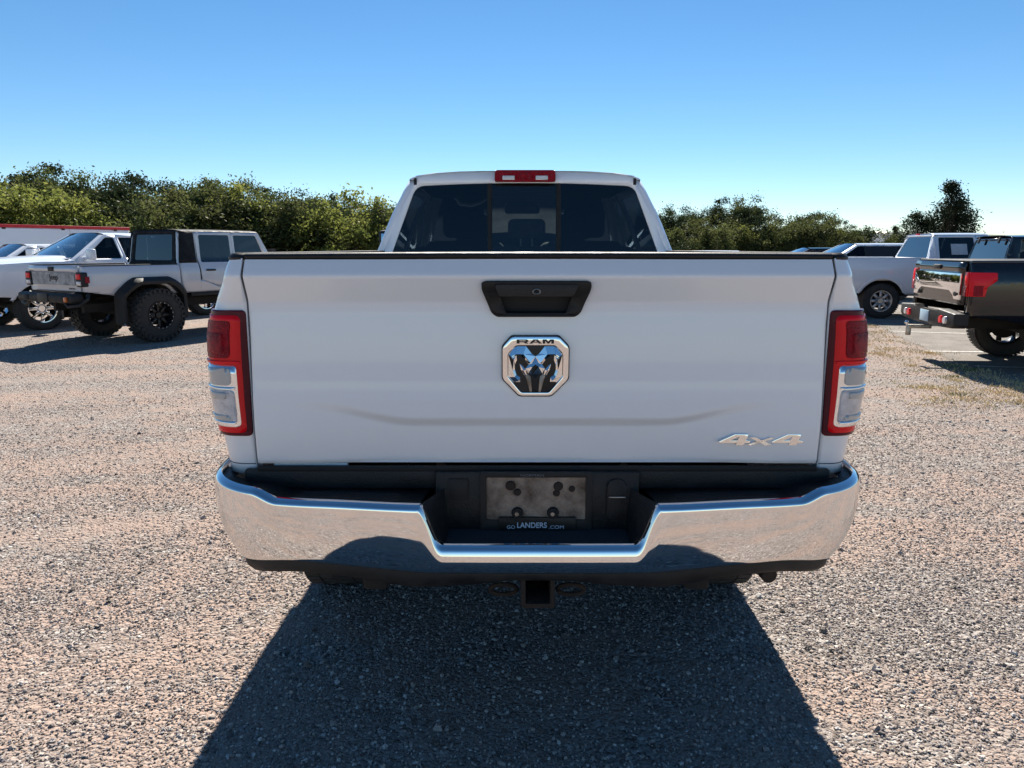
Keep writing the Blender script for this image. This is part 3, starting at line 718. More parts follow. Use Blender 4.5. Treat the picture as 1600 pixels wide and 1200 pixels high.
# relief of the rear sheet metal
def prot(z):
    return interp(z, [(.90, .0), (.95, .002), (1.06, .004), (1.20, -.001), (1.40, -.004), (1.424, -.004), (1.431, -.002), (1.496, .0275), (1.502, .0295), (1.510, .0270), (1.549, .004), (1.57, .0)])
def tail_relief(x, z):
    p = prot(z); ax = abs(x)
    zs = 1.083 + 0.052 * sstep(0.36, 0.68, ax); A = 0.016 * sstep(0.75, 0.40, ax); wd = 0.023
    p += interp(z, [(.95, .010), (1.05, .014), (1.14, .014), (1.40, 0.0)])
    p -= A * (1 - sstep(zs - wd, zs + wd * 0.4, z))
    e = 0.838 - ax                       # soft edges at the seams
    p -= 0.004 * sstep(0.010, 0.0, e)
    p -= 0.004 * sstep(0.958, 0.949, z)
    return p
gx = 0.834
tgx = lin(-gx, -gx + 0.012, 4)[:-1] + lin(-gx + 0.012, gx - 0.012, 131) + lin(gx - 0.012, gx, 4)[1:]
tgz = lin(0.949, 0.961, 4)[:-1] + lin(0.961, 1.538, 120) + lin(1.538, 1.549, 4)[1:]
def hole_keep(x, z):
    return not (1.392 < z < 1.450 and abs(x + 0.006) < 0.088 + (z - 1.396) * 0.34 + 0.006)
tg = grid('tailgate', lambda x, z: (x, TY - tail_relief(x, z), z), tgx, tgz, M['white'], T, smooth=60, keep=hole_keep)
bm = bmesh.new()
add_box(bm, (-0, TY + 0.040, 1.25), (2 * gx - 0.03, 0.03, 0.59)); from_bm('tailgate_inner_skin', bm, M['white'], tg)
bm = bmesh.new()
for x in (-gx, gx): add_box(bm, (x * 0.9975, TY + 0.024, 1.25), (0.004, 0.040, 0.595))
add_box(bm, (0, TY + 0.022, 0.951), (2 * gx - 0.01, 0.040, 0.004))
from_bm('tailgate_edge', bm, M['white'], tg)
# top cap of the tailgate (black plastic), rails
def strip(name, x0, x1, parent, y0=None):
    us = lin(x0, x1, 40)
    sec = [(0.002, 1.5485), (-0.004, 1.551), (-0.006, 1.557), (-0.002, 1.5625), (0.010, 1.566), (0.045, 1.566), (0.058, 1.562), (0.060, 1.545)]
    return grid(name, lambda u, k: (u, TY + sec[int(k)][0], sec[int(k)][1] + 0.004 * (1 - (u / 0.9) ** 2)), us, list(range(len(sec))), M['trim'], parent, smooth=45)
strip('top_cap', -gx, gx, tg)
for s_ in ((-0.12, -0.05), (0.02, 0.09)): pass
# bed corner and side, swept round the rear corner
BP = [(.55, .93), (.70, .955), (.919, .940), (.99, .950), (1.039, .958), (1.15, .969), (1.26, .972), (1.34, .968), (1.403, .957), (1.44, .943), (1.477, .925), (1.505, .915), (1.53, .904), (1.549, .892), (1.56, .884)]
WBd = lambda z: interp(z, BP)
RC = 0.07
def corner_pt(sg, s, z, off=0.0):
    w = WBd(z); sg_ = sg
    flare = 0.035 * sstep(0.35, 0.85, s) * sstep(1.5, 1.25, z)
    RC = min(0.07, max(0.012, w - 0.841 - 0.006))
    if s <= 0.05:
        x = 0.841 + (w - RC - 0.841) * s / 0.05; y = TY - prot(z); nx, ny = 0, -1
    elif s <= 0.16:
        a = (s - 0.05) / 0.11 * PI / 2; x = w - RC + RC * math.sin(a); y = TY + RC - RC * math.cos(a) - prot(z) * math.cos(a); nx, ny = math.sin(a), -math.cos(a)
    else:
        x = w + flare; y = TY + RC + (s - 0.16) * (1 + (0.07 - RC) / max(s - 0.16, 0.2))  if s > 0.36 else TY + RC + (s - 0.16) * (1 + (0.07 - RC) / 0.2); nx, ny = 1, 0
    return (sg_ * (x + nx * off), y + ny * off, z)
sW = 0.16 - RC - TY       # s of the rear axle
sC = sW + 0.85
a0 = [(sW + 0.50 * math.cos(rad(t)), max(0.415 + 0.50 * math.sin(rad(t)), 0.60)) for t in range(-10, 191, 8)]
scut = lin(0.0, 0.05, 4)[1:] + lin(0.05, 0.16, 13)[1:] + lin(0.2, 2.1, 24)
zcut = lin(0.64, 0.94, 8) + lin(0.95, 1.42, 24) + lin(1.425, 1.50, 16) + lin(1.505, 1.55, 10)
def patch(name, sg, s0, s1, z0, z1, r, off, th, m, parent, outline=None):
    o = outline or round_poly([(s0, z0), (s1, z0), (s1, z1), (s0, z1)], r, 5)
    return skin(name, o, [], lambda s, z: corner_pt(sg, s, z, off), m, parent, cu=[c for c in lin(0.05, 0.16, 13) if s0 < c < s1], cv=[c for c in lin(1.04, 1.40, 13) if z0 < c < z1], thick=th, smooth=50, toward=(sg * 0.7, -0.7, 0))
for sg in (-1, 1):
    o = [(0.0, 0.915), (0.10, 0.915), (0.165, 0.905), (0.19, 0.78), (0.26, 0.68), (0.40, 0.63), (a0[-1][0], 0.60)] + a0[::-1] + [(sC, 0.60), (sC, 1.553), (0.0, 1.553)]
    bs = skin('bed_side', o, [], lambda s, z, sg=sg: corner_pt(sg, s, z), M['white'], T, cu=scut, cv=zcut, thick=0.012, smooth=60, toward=(sg, -0.3, 0))
    # joint line low on the corner, rail cap with rounded rear end
    grid('corner_joint', lambda s, k, sg=sg: corner_pt(sg, s, 0.9475 - 0.0025 * k, 0.0012), lin(0.002, 0.2, 16), [0, 1], M['gap'], bs)
    # rail cap
    nn = 24; bm = bmesh.new(); prev = None
    for k in range(nn + 7):
        if k < 10: s = 0.16 * k / 9
        else: s = 0.16 + (sC - 0.16) * (k - 9) / (nn - 3)
        p = Vector(corner_pt(sg, s, 1.549)); inx = sg * (0.848 if s < 0.03 else 0.80)
        h = 0.016 * sstep(0.0, 0.10, s) if s < 0.1 else 0.016
        q = [p + Vector((sg * 0.003, 0, -0.001)), p + Vector((sg * 0.004, -0.002 if s < 0.1 else 0, 0.006)), p + Vector((-sg * 0.004, 0.003, 0.006 + h * 0.7)), p + Vector((-sg * 0.02, 0.012 if s < 0.1 else 0, 0.003 + h)), Vector((inx if s > 0.02 else p.x - sg * 0.022, max(p.y, TY + 0.03), 1.555 + h * 0.8)), Vector((inx if s > 0.02 else p.x - sg * 0.022, max(p.y, TY + 0.03), 1.535))]
        q = [bm.verts.new(v) for v in q]
        if prev:
            for i in range(5): bm.faces.new((prev[i], prev[i + 1], q[i + 1], q[i]))
        prev = q
        if s >= sC: break
    from_bm('bed_rail', bm, M['trim'], T, 45)
    bm = bmesh.new(); add_box(bm, (sg * 0.79, (TY + 0.85) / 2 + 0.02, 1.27), (0.03, 0.85 - TY - 0.1, 0.56), None, 0.01); add_box(bm, (sg * 0.846, TY + 0.045, 1.23), (0.018, 0.02, 0.62)); from_bm('bed_inner_wall', bm, M['white'], T)
    # tail lamp
    tl = patch('tail_lamp', sg, 0.002, 0.235, 1.034, 1.405, 0.016, 0.008, 0.012, M['lamp_dark'], T)
    patch('red_lens_frame', sg, 0.017, 0.229, 1.044, 1.391, 0.020, 0.0105, 0.004, M['lamp_red'], tl)
    patch('brake_lens', sg, 0.044, 0.222, 1.266, 1.374, 0.014, 0.0135, 0.004, M['lamp_deep'], tl)
    patch('brake_lens_core', sg, 0.062, 0.15, 1.280, 1.338, 0.008, 0.0150, 0.003, M['lamp_deep'], tl)
    patch('lens_rib', sg, 0.020, 0.232, 1.252, 1.258, 0.002, 0.0165, 0.008, M['lamp_red'], tl)
    patch('lamp_surround', sg, 0.031, 0.226, 1.062, 1.248, 0.016, 0.0125, 0.004, M['lamp_chrome'], tl)
    patch('reverse_lens', sg, 0.046, 0.19, 1.187, 1.238, 0.012, 0.0160, 0.004, M['lamp_grey'], tl)
    patch('signal_lens', sg, 0.040, 0.212, 1.074, 1.173, 0.014, 0.0160, 0.004, M['lamp_clear'], tl)
    patch('signal_reflector', sg, 0.060, 0.13, 1.146, 1.167, 0.006, 0.0180, 0.003, M['lamp_grey'], tl)
    patch('signal_reflector', sg, 0.058, 0.14, 1.080, 1.098, 0.008, 0.0180, 0.003, M['lamp_grey'], tl)
    patch('lamp_divider', sg, 0.036, 0.218, 1.176, 1.182, 0.002, 0.0190, 0.008, M['lamp_chrome'], tl)
    patch('lamp_divider', sg, 0.044, 0.212, 1.0735, 1.080, 0.002, 0.0190, 0.006, M['lamp_chrome'], tl)
bm = bmesh.new(); add_box(bm, (0, (TY + 0.85) / 2, 0.985), (1.6, 0.85 - TY - 0.1, 0.04)); from_bm('bed_floor', bm, M['dark'], T)
bm = bmesh.new(); add_box(bm, (0, 0.83, 1.26), (1.6, 0.03, 0.54)); from_bm('bed_front_wall', bm, M['white'], T)

# tailgate handle with camera
HC = -0.006
hb = [(HC - .128, 1.386), (HC + .108 + .012, 1.386), (HC + .152, 1.462), (HC + .157, 1.489), (HC - .157 - .006, 1.489), (HC - .158, 1.462)]
hb = [(HC - 0.113, 1.386), (HC + 0.113, 1.386), (HC + 0.128, 1.398), (HC + 0.154, 1.462), (HC + 0.156, 1.480), (HC + 0.146, 1.4895), (HC - 0.146, 1.4895), (HC - 0.156, 1.480), (HC - 0.154, 1.462), (HC - 0.128, 1.398)]
pocket = round_poly([(HC - 0.086, 1.396), (HC + 0.086, 1.396), (HC + 0.103, 1.446), (HC - 0.103, 1.446)], 0.008)
hfn = lambda x, z: (x, TY - 0.010 - 0.026 * sstep(1.42, 1.49, z) + (0.004 * sstep(0.012, 0, min(abs(z - 1.386), 0.012))), z)
hd = skin('tailgate_handle', round_poly(hb, 0.008), [pocket], hfn, M['trim'], tg, cv=lin(1.39, 1.485, 14), thick=0.012, smooth=50, toward=(0, -1, 0))
bm = bmesh.new()
# pocket box, flap and lip
add_box(bm, (HC, TY + 0.022, 1.421), (0.235, 0.004, 0.075)); add_box(bm, (HC, TY + 0.004, 1.390), (0.22, 0.036, 0.004)); add_box(bm, (HC, TY + 0.004, 1.4535), (0.23, 0.036, 0.004)); from_bm('handle_pocket', bm, M['gap'], hd)
prism('pull_flap', round_poly([(HC - 0.105, 1.447), (HC + 0.105, 1.447), (HC + 0.118, 1.480), (HC - 0.118, 1.480)], 0.006), TY - 0.041, TY - 0.015, M['pad'], hd, bev=0.003)
bm = bmesh.new(); tube_bm(bm, [(HC + 0.013 * math.cos(a) * 0.8, TY - 0.044, 1.461 + 0.0065 * math.sin(a)) for a in lin(0, 2 * PI * 15 / 16, 16)], 0.0022, 6, close=True)
from_bm('camera_bezel', bm, M['steel'], hd)
box('camera_lens', (HC, TY - 0.042, 1.461), (0.012, 0.006, 0.006), M['gap'], hd, bev=0.002)

# emblem, drawn on a 1309x1200 drawing grid -> metres
EK = 0.189 / 546; EX, EZ = -0.007, 1.244
def em(pts): return [(EX + (x - 632) * EK, EZ - (y - 820) * EK) for x, y in pts]
outer = em([(435, 568), (825, 568), (908, 655), (908, 925), (765, 1072), (498, 1072), (357, 925), (357, 655)])
inner = em([(470, 643), (795, 643), (862, 712), (862, 905), (748, 1040), (512, 1040), (400, 905), (400, 712)])
def ring(name, A, B, yf_, yb_, m, parent, rA, rB):
    def f(x, z): return (x, yf_, z)
    o = skin(name, round_poly(A, rA, 4), [round_poly(B, rB, 4)], f, m, parent, toward=(0, -1, 0), smooth=30)
    s = o.modifiers.new('thickness', 'SOLIDIFY'); s.thickness = yb_ - yf_; s.offset = -1
    b = o.modifiers.new('bevel', 'BEVEL'); b.width = 0.0016; b.segments = 2; b.limit_method = 'ANGLE'
    return o
TYE = TY - 0.013
eb = prism('emblem', round_poly([(EX + (x - EX) * 1.03, EZ + (z - EZ) * 1.03) for x, z in outer], 0.008), TYE - 0.004, TYE + 0.016, M['ink'], tg, bev=0.001)
ring('emblem_ring', outer, inner, TYE - 0.009, TYE - 0.003, M['chrome2'], eb, 0.010, 0.006)
LT = {'R': ([(474, 592), (560, 592), (572, 600), (572, 610), (556, 614), (574, 626), (548, 626), (530, 615), (498, 615), (498, 626), (474, 626)], [(498, 600), (548, 600), (548, 606), (498, 606)]),
      'A': ([(580, 626), (612, 592), (650, 592), (684, 626), (658, 626), (651, 618), (611, 618), (605, 626)], [(619, 610), (632, 599), (644, 610)]),
      'M': ([(690, 626), (690, 592), (722, 592), (737, 610), (752, 592), (784, 592), (784, 626), (762, 626), (762, 604), (744, 626), (730, 626), (712, 604), (712, 626)], None)}
for ch in 'RAM':
    P_, H_ = LT[ch]
    o = skin('emblem_letter', em(P_), [em(H_)] if H_ else [], lambda x, z: (x, TYE - 0.0100, z), M['ink'], eb, toward=(0, -1, 0), smooth=0)
    q = o.modifiers.new('thickness', 'SOLIDIFY'); q.thickness = 0.002; q.offset = -1
def facet(name, pts, apex_h, y, m, parent, peak=None):
    """faceted relief: outline rising to an inner ridge"""
    P = em(pts); cx = sum(p[0] for p in P) / len(P); cz = sum(p[1] for p in P) / len(P)
    bm = bmesh.new()
    a = [bm.verts.new((x, y, z)) for x, z in P]; b = [bm.verts.new((x, y + 0.008, z)) for x, z in P]
    n = len(P)
    for i in range(n): bm.faces.new((a[i], a[(i + 1) % n], b[(i + 1) % n], b[i]))
    k = 0.45
    pk = [em([q])[0] for q in peak] if peak else None
    if pk:
        t = [bm.verts.new((x, y - apex_h, z)) for x, z in pk]
        # nearest ridge vertex for each outline vertex
        idx = [min(range(len(pk)), key=lambda j: (P[i][0] - pk[j][0]) ** 2 + (P[i][1] - pk[j][1]) ** 2) for i in range(n)]
        for i in range(n):
            j0, j1 = idx[i], idx[(i + 1) % n]
            bm.faces.new((a[i], a[(i + 1) % n], t[j0]))
            if j0 != j1 and abs(j0 - j1) <= 1: bm.faces.new((a[(i + 1) % n], t[j1], t[j0]))
    else:
        t = bm.verts.new((cx, y - apex_h, cz))
        for i in range(n): bm.faces.new((a[i], a[(i + 1) % n], t))
    return from_bm(name, bm, m, parent, 0)
mir = lambda pts: [(1262 - x, y) for x, y in pts]
horn1 = [(405, 718), (440, 668), (480, 650), (552, 650), (600, 712), (631, 735), (618, 790), (575, 803), (545, 762), (508, 728), (470, 722), (440, 742)]
hp1 = [(428, 736), (468, 714), (532, 715), (588, 786)]
horn2 = [(405, 722), (438, 745), (472, 726), (476, 765), (462, 800), (460, 850), (472, 890), (506, 915), (510, 955), (450, 956), (404, 910)]
hp2 = [(450, 765), (442, 850), (458, 908), (492, 938)]
ear = [(500, 800), (520, 812), (552, 850), (560, 905), (545, 905), (512, 850)]
for fn in (lambda p: p, mir):
    facet('ram_horn', fn(horn1), 0.006, TYE - 0.005, M['chrome2'], eb, fn(hp1))
    facet('horn_curl', fn(horn2), 0.005, TYE - 0.005, M['chrome2'], eb, fn(hp2))
    facet('ram_ear', fn(ear), 0.004, TYE - 0.005, M['chrome2'], eb)
    facet('ram_cheek', fn([(560, 878), (590, 905), (606, 960), (603, 1036), (585, 1036), (566, 960), (548, 905)]), 0.004, TYE - 0.005, M['steel'], eb)
facet('ram_brow', [(575, 803), (631, 742), (687, 803), (712, 840), (690, 880), (660, 888), (602, 888), (572, 880), (548, 840)], 0.008, TYE - 0.005, M['chrome2'], eb, [(605, 820), (631, 800), (657, 820)])
facet('ram_muzzle', [(602, 890), (660, 890), (668, 950), (660, 1038), (602, 1038), (594, 950)], 0.009, TYE - 0.005, M['trim'], eb, [(631, 920), (631, 1010)])

# 4x4 badge
K4 = 1 / 4 * 0.256 / 132
def b4(pts): return [(0.533 + (x - 232) * K4, 1.0265 - (y - 880) * K4 * 1.0) for x, y in pts]
four = [(238, 896), (335, 850), (418, 850), (402, 888), (432, 892), (428, 904), (396, 905), (388, 918), (342, 918), (350, 905), (240, 903)]
fh = [(308, 889), (364, 864), (352, 889)]
bd = ring('four_by_four_badge', b4(four), b4(fh), TY - 0.020, TY - 0.010, M['chrome2'], tg, 0.001, 0.0008)
ring('badge_digit', b4([(x + 322, y) for x, y in four]), b4([(x + 322, y) for x, y in fh]), TY - 0.020, TY - 0.010, M['chrome2'], bd, 0.001, 0.0008)
prism('badge_cross', b4([(425, 868), (462, 868), (500, 886), (555, 868), (575, 872), (520, 894), (565, 918), (520, 918), (490, 903), (432, 918), (412, 914), (470, 893)][::-1]), TY - 0.021, TY - 0.010, M['chrome2'], bd)

# ---- rear bumper
HP = [(0, -.205), (.15, -.205), (.30, -.203), (.45, -.197), (.60, -.186), (.72, -.170), (.83, -.142), (.912, -.095), (.960, -.025), (.981, .055), (.985, .16), (.981, .24)]
HS = spline(HP, 10)
cum = [0]
for a, b in zip(HS, HS[1:]): cum.append(cum[-1] + math.hypot(b[0] - a[0], b[1] - a[1]))
def plan(s):
    sg = 1 if s >= 0 else -1; s = min(abs(s), cum[-1])
    for i in range(len(cum) - 1):
        if s <= cum[i + 1] + 1e-9:
            t = (s - cum[i]) / (cum[i + 1] - cum[i]); a, b = HS[i], HS[i + 1]
            d = Vector((b[0] - a[0], b[1] - a[1])).normalized()
            return sg * (a[0] + (b[0] - a[0]) * t), a[1] + (b[1] - a[1]) * t, sg * d.y, -d.x      # point and outward normal
SL = cum[-1]
def ztop(s):
    a = abs(s)
    z = .770 + .118 * sstep(.268, .332, a) + .006 * sstep(.33, .60, a)
    z += .024 * sstep(.735, .815, a) + .010 * sstep(.82, 1.0, a) + .008 * sstep(1.0, SL, a)
    return z
def zbot(s):
    a = abs(s); return .690 + .018 * sstep(.30, .62, a) - .034 * sstep(.66, .95, a)
half = lin(0, .25, 8) + lin(.255, .345, 26) + lin(.36, .72, 14) + lin(.73, .83, 14) + lin(.85, SL, 26)
cols = [-s for s in half[::-1][:-1]] + half
rows = 16
V = []; F = []
def nrm(s):
    e = 0.004; x0, _, _, _ = plan(s - e); x1, _, _, _ = plan(s + e); dz = ztop(s + e) - ztop(s - e); ds = 2 * e
    L = math.hypot(ds, dz); return dz / L, -ds / L          # in (s, z): pointing down into the face
def bpt(s, z, out=0.0, v=0.0):
    x, y, nx, ny = plan(s)
    e = sstep(.55, 1.0, abs(s)); tuck = (0.010 + 0.042 * e) * max(0.0, min(1.0, v)) ** 2.6
    belly = 0.0035 * math.sin(PI * max(0, min(1, v))) 
    cen = -0.006 * sstep(.42, .28, abs(s)) * max(0, min(1, v))
    o = out - tuck + belly - cen
    return (x + nx * o, TY + y + ny * o, z)
NR = 0
for s in cols:
    ns, nz = nrm(s); zt = ztop(s); zb_ = zbot(s)
    col = [bpt(s, zt - 0.014, -0.023), bpt(s, zt - 0.002, -0.022), bpt(s, zt, -0.020), bpt(s + ns * .003, zt + nz * .003, -0.013), bpt(s + ns * .006, zt + nz * .007, -0.007), bpt(s + ns * .010, zt + nz * .012, -0.002)]
    zz = zt + nz * .017; s2 = s + ns * .012
    for k in range(rows + 1):
        v = k / rows; col.append(bpt(s2 * (1 - v) + s * v, zz * (1 - v) + zb_ * v, 0, v))
    col.append(bpt(s, zb_ - 0.004, -0.004, 1)); col.append(bpt(s, zb_ - 0.004, -0.03, 1))
    NR = len(col); V += col
for i in range(len(cols) - 1):
    for k in range(NR - 1):
        a = i * NR + k; F.append((a, a + NR, a + NR + 1, a + 1))
bp = from_py('rear_bumper', V, F, M['chrome'], T, 50)
# lower black valance
V = []; F = []
for s in cols:
    zb_ = zbot(s); a = abs(s)
    dp = .050 + .012 * math.exp(-((a - .38) / .12) ** 2) - .012 * sstep(.2, .08, a) - 0.01 * sstep(.9, SL, a)
    V += [bpt(s, zb_ - .001, -.016, 1), bpt(s, zb_ - .010, -.012, 1), bpt(s, zb_ - dp * .7, -.016, 1), bpt(s, zb_ - dp, -.030, 1), bpt(s, zb_ - dp + .004, -.075, 1)]
for i in range(len(cols) - 1):
    for k in range(4): a = i * 5 + k; F.append((a, a + 5, a + 6, a + 1))
from_py('bumper_valance', V, F, M['trim'], bp, 50)
# step pads
for sg in (-1, 1):
    ss = lin(.338, .72, 30) + lin(.73, .83, 10) + lin(.85, SL - 0.16, 14)
    def pad(s, v, sg=sg):
        x, y, nx, ny = plan(sg * s)
        p0 = Vector((x - nx * 0.020, TY + y - ny * 0.020))
        xe = min(abs(x), 0.925) ; yend = -0.004 if abs(x) < 0.93 else 0.05
        p1 = Vector((sg * (xe - 0.02 * v), TY + min(yend, 0.0)))
        p1.y = max(p1.y, p0.y + 0.01)
        p = p0.lerp(p1, v)
        z = ztop(s) - 0.007 - 0.014 * sstep(0, .12, v)
        zr_ = 0.884 + 0.0 * s
        z = min(z, ztop(s)); 
        if .40 < s < .72 and .15 < v < .8: z += 0.0035 * (0.5 + 0.5 * math.cos(v * 60))
        return (p.x, p.y, z)
    grid('step_pad', pad, ss, lin(0, 1, 33), M['pad'], bp, smooth=40)
    # side wall of the number plate recess, following the chrome edge
    def s_at(z):
        a, b = .262, .345
        for _ in range(30):
            m_ = (a + b) / 2
            if ztop(m_) < z: a = m_
            else: b = m_
        return a
    zl_ = lin(.756, .886, 12)
    V = []; Fc = []
    for t in lin(0, 1, 9):
        for z in zl_:
            s_ = s_at(z); x, y, nx, ny = plan(s_); xw = .262 + .012 * (z - .75) / .13
            V.append((sg * ((x + .002) * (1 - t) + xw * t), (TY + y + .016) * (1 - t) + (TY - .051) * t, z))
    for i in range(8):
        for k in range(11): a = i * 12 + k; Fc.append((a, a + 12, a + 13, a + 1))
    from_py('recess_side', V, Fc, M['pad'], bp, 50)
    box('pad_back', (sg * 0.57, TY - 0.016, 0.905), (0.60, 0.024, 0.060), M['pad'], bp, bev=0.006)
grid('recess_floor', lambda u, v: (u * (0.325 - 0.045 * v), TY - 0.186 + 0.138 * v, 0.757 + 0.003 * math.cos(v * 50)), lin(-1, 1, 9), lin(0, 1, 25), M['pad'], bp, smooth=40)
bw = box('recess_back', (0, TY - 0.035, 0.842), (0.60, 0.03, 0.18), M['pad'], bp, bev=0.004)
box('bumper_top_bar', (0, TY - 0.018, 0.936), (1.66, 0.022, 0.014), M['gap'], bp, bev=0.003)
# number plate panel, frame strip, screws
PC = -0.004
pf = ring('plate_frame', [(PC - .165, .752), (PC + .165, .752), (PC + .165, .936), (PC - .165, .936)], [(PC - .146, .790), (PC + .146, .790), (PC + .146, .921), (PC - .146, .921)], TY - 0.060, TY - 0.048, M['trim'], bp, 0.008, 0.004)
pl = grid('plate_panel', lambda x, z: (x, TY - 0.0545 - 0.0015 * math.sin(x * 90) * sstep(.93, .8, z) - 0.002 * math.exp(-((x - .02) / .03) ** 2), z), lin(PC - .148, PC + .148, 60), lin(.765, .923, 24), M['plate'], bp, smooth=60)
prism('frame_banner', round_poly([(PC - .110, .757), (PC + .118, .757), (PC + .118, .7995), (PC - .110, .7995)], .004), TY - 0.066, TY - 0.056, M['ink'], bp, bev=0.001)
for x in (PC - .055, PC + .050):
    bm = bmesh.new(); bmesh.ops.create_cone(bm, cap_ends=True, segments=20, radius1=.018, radius2=.016, depth=.010, matrix=Matrix.Translation((x, TY - 0.062, .812)) @ Matrix.Rotation(PI / 2, 4, 'X')); from_bm('screw_cap', bm, M['gap'], bp)
    bm = bmesh.new(); bmesh.ops.create_cone(bm, cap_ends=True, segments=16, radius1=.008, radius2=.006, depth=.008, matrix=Matrix.Translation((x - .002, TY - 0.070, .813)) @ Matrix.Rotation(PI / 2, 4, 'X')); from_bm('plate_screw', bm, M['steel'], bp)
for x, z, r in ((PC - .075, .895, .016), (PC - .055, .875, .012), (PC + .065, .893, .015), (PC + .060, .872, .011), (PC + .105, .885, .010)):
    bm = bmesh.new(); bmesh.ops.create_cone(bm, cap_ends=True, segments=16, radius1=r, radius2=r * .8, depth=.008, matrix=Matrix.Translation((x, TY - 0.057, z)) @ Matrix.Rotation(PI / 2, 4, 'X')); from_bm('mounting_boss', bm, M['rust'], bp)
text_obj('banner_text', 'GO', .024, .0105, M['white_ink'], bp, (PC - .074, TY - 0.0662, .7655), .001)
text_obj('banner_text', 'LANDERS', .088, .0175, M['white_ink'], bp, (PC - .012, TY - 0.0662, .768), .0012, bold=0.02)
text_obj('banner_text', '.COM', .044, .0105, M['white_ink'], bp, (PC + .060, TY - 0.0662, .7655), .001)
text_obj('frame_text', 'NORMAN', .068, .0075, M['grey_ink'], bp, (PC - .012, TY - 0.0602, .9245), .001)
prism('access_cover', round_poly([(-.262, .850), (-.205, .850), (-.205, .915), (-.262, .915)], .004), TY - 0.056, TY - 0.05, M['trim'], bp, bev=0.002)
prism('connector_cover', round_poly([(.205, .785), (.262, .785), (.262, .915), (.205, .915)], .026, 8), TY - 0.058, TY - 0.05, M['trim'], bp, bev=0.003)
box('connector_lip', (.234, TY - 0.062, .862), (.05, .008, .004), M['steel'], bp, bev=0.001)
# glimpse of the white sill behind the bumper top
box('bed_sill', (-0.68, TY + 0.012, 0.936), (0.22, 0.02, 0.020), M['white'], T, bev=0.002)

# ---- hitch receiver and underside
hr = ring('hitch_receiver', [(-.048, .556), (.048, .556), (.048, .660), (-.048, .660)], [(-.036, .569), (.036, .569), (.036, .645), (-.036, .645)], TY - 0.150, TY + 0.16, M['rust'], T, 0.008, 0.004)
box('receiver_back', (0, TY + 0.10, .58), (.07, .01, .09), M['gap'], hr, bev=0.0)
for sg in (-1, 1):
    bm = bmesh.new(); add_box(bm, (sg * .105, TY + 0.0, .650), (.10, .18, .08), None, .012)
    from_bm('receiver_bracket', bm, M['rust'], hr)
    bm = bmesh.new(); tube_bm(bm, [(sg * .100 + .040 * math.cos(a), TY - .085, .582 + .016 * math.sin(a)) for a in lin(0, 2 * PI * 19 / 20, 20)], .007, 8, close=True)
    from_bm('chain_loop', bm, M['rust'], hr)
bm = bmesh.new(); tube_bm(bm, [(-.75, TY + .16, .61), (.75, TY + .16, .61)], .045, 12); from_bm('hitch_crossbar', bm, M['dark'], T)
bm = bmesh.new()
for sg in (-1, 1):
    add_box(bm, (sg * .50, TY + .55, .585), (.075, 1.1, .045), Matrix.Rotation(rad(3), 3, 'X'), .01)
bmesh.ops.create_cone(bm, cap_ends=True, segments=32, radius1=.37, radius2=.37, depth=.22, matrix=Matrix.Translation((0, TY + .62, .70)))
from_bm('spare_wheel', bm, M['dark'], T)
tube('exhaust_tip', [(.66, TY + .30, .64), (.68, TY + .06, .625), (.70, TY - .06, .612)], .024, M['rust'], T, 14)
box('mud_flap', (.80, TY + .70, .50), (.26, .012, .36), M['trim'], T, bev=.003)
box('mud_flap', (-.80, TY + .70, .50), (.26, .012, .36), M['trim'], T, bev=.003)

# ------------------------------------------------------------------ ground dressing
sheet('asphalt_lot', [(8.3, 17.2), (7.97, 15.9), (7.45, 14.2), (6.93, 12.5), (6.62, 11.3), (6.36, 10.27), (6.20, 9.3), (6.07, 8.27), (6.0, 7.0), (6.3, 5.5), (7.2, 4.0), (9, 2.5), (30, -2), (60, 10), (60, 34), (12, 34), (9.4, 22)], 0.004, M['asphalt'], 2.0)
for pts in ([(7.35, 13.72), (9.6, 13.05), (9.6, 12.95), (7.35, 13.62)], [(6.45, 11.02), (9.2, 10.80), (9.2, 10.70), (6.45, 10.92)], [(6.3, 9.60), (9.0, 9.0), (9.0, 8.9), (6.3, 9.5)], [(8.2, 16.4), (11.5, 15.9), (11.5, 15.8), (8.2, 16.3)]):
    sheet('parking_line', pts, 0.008, M['line_paint'], 5)

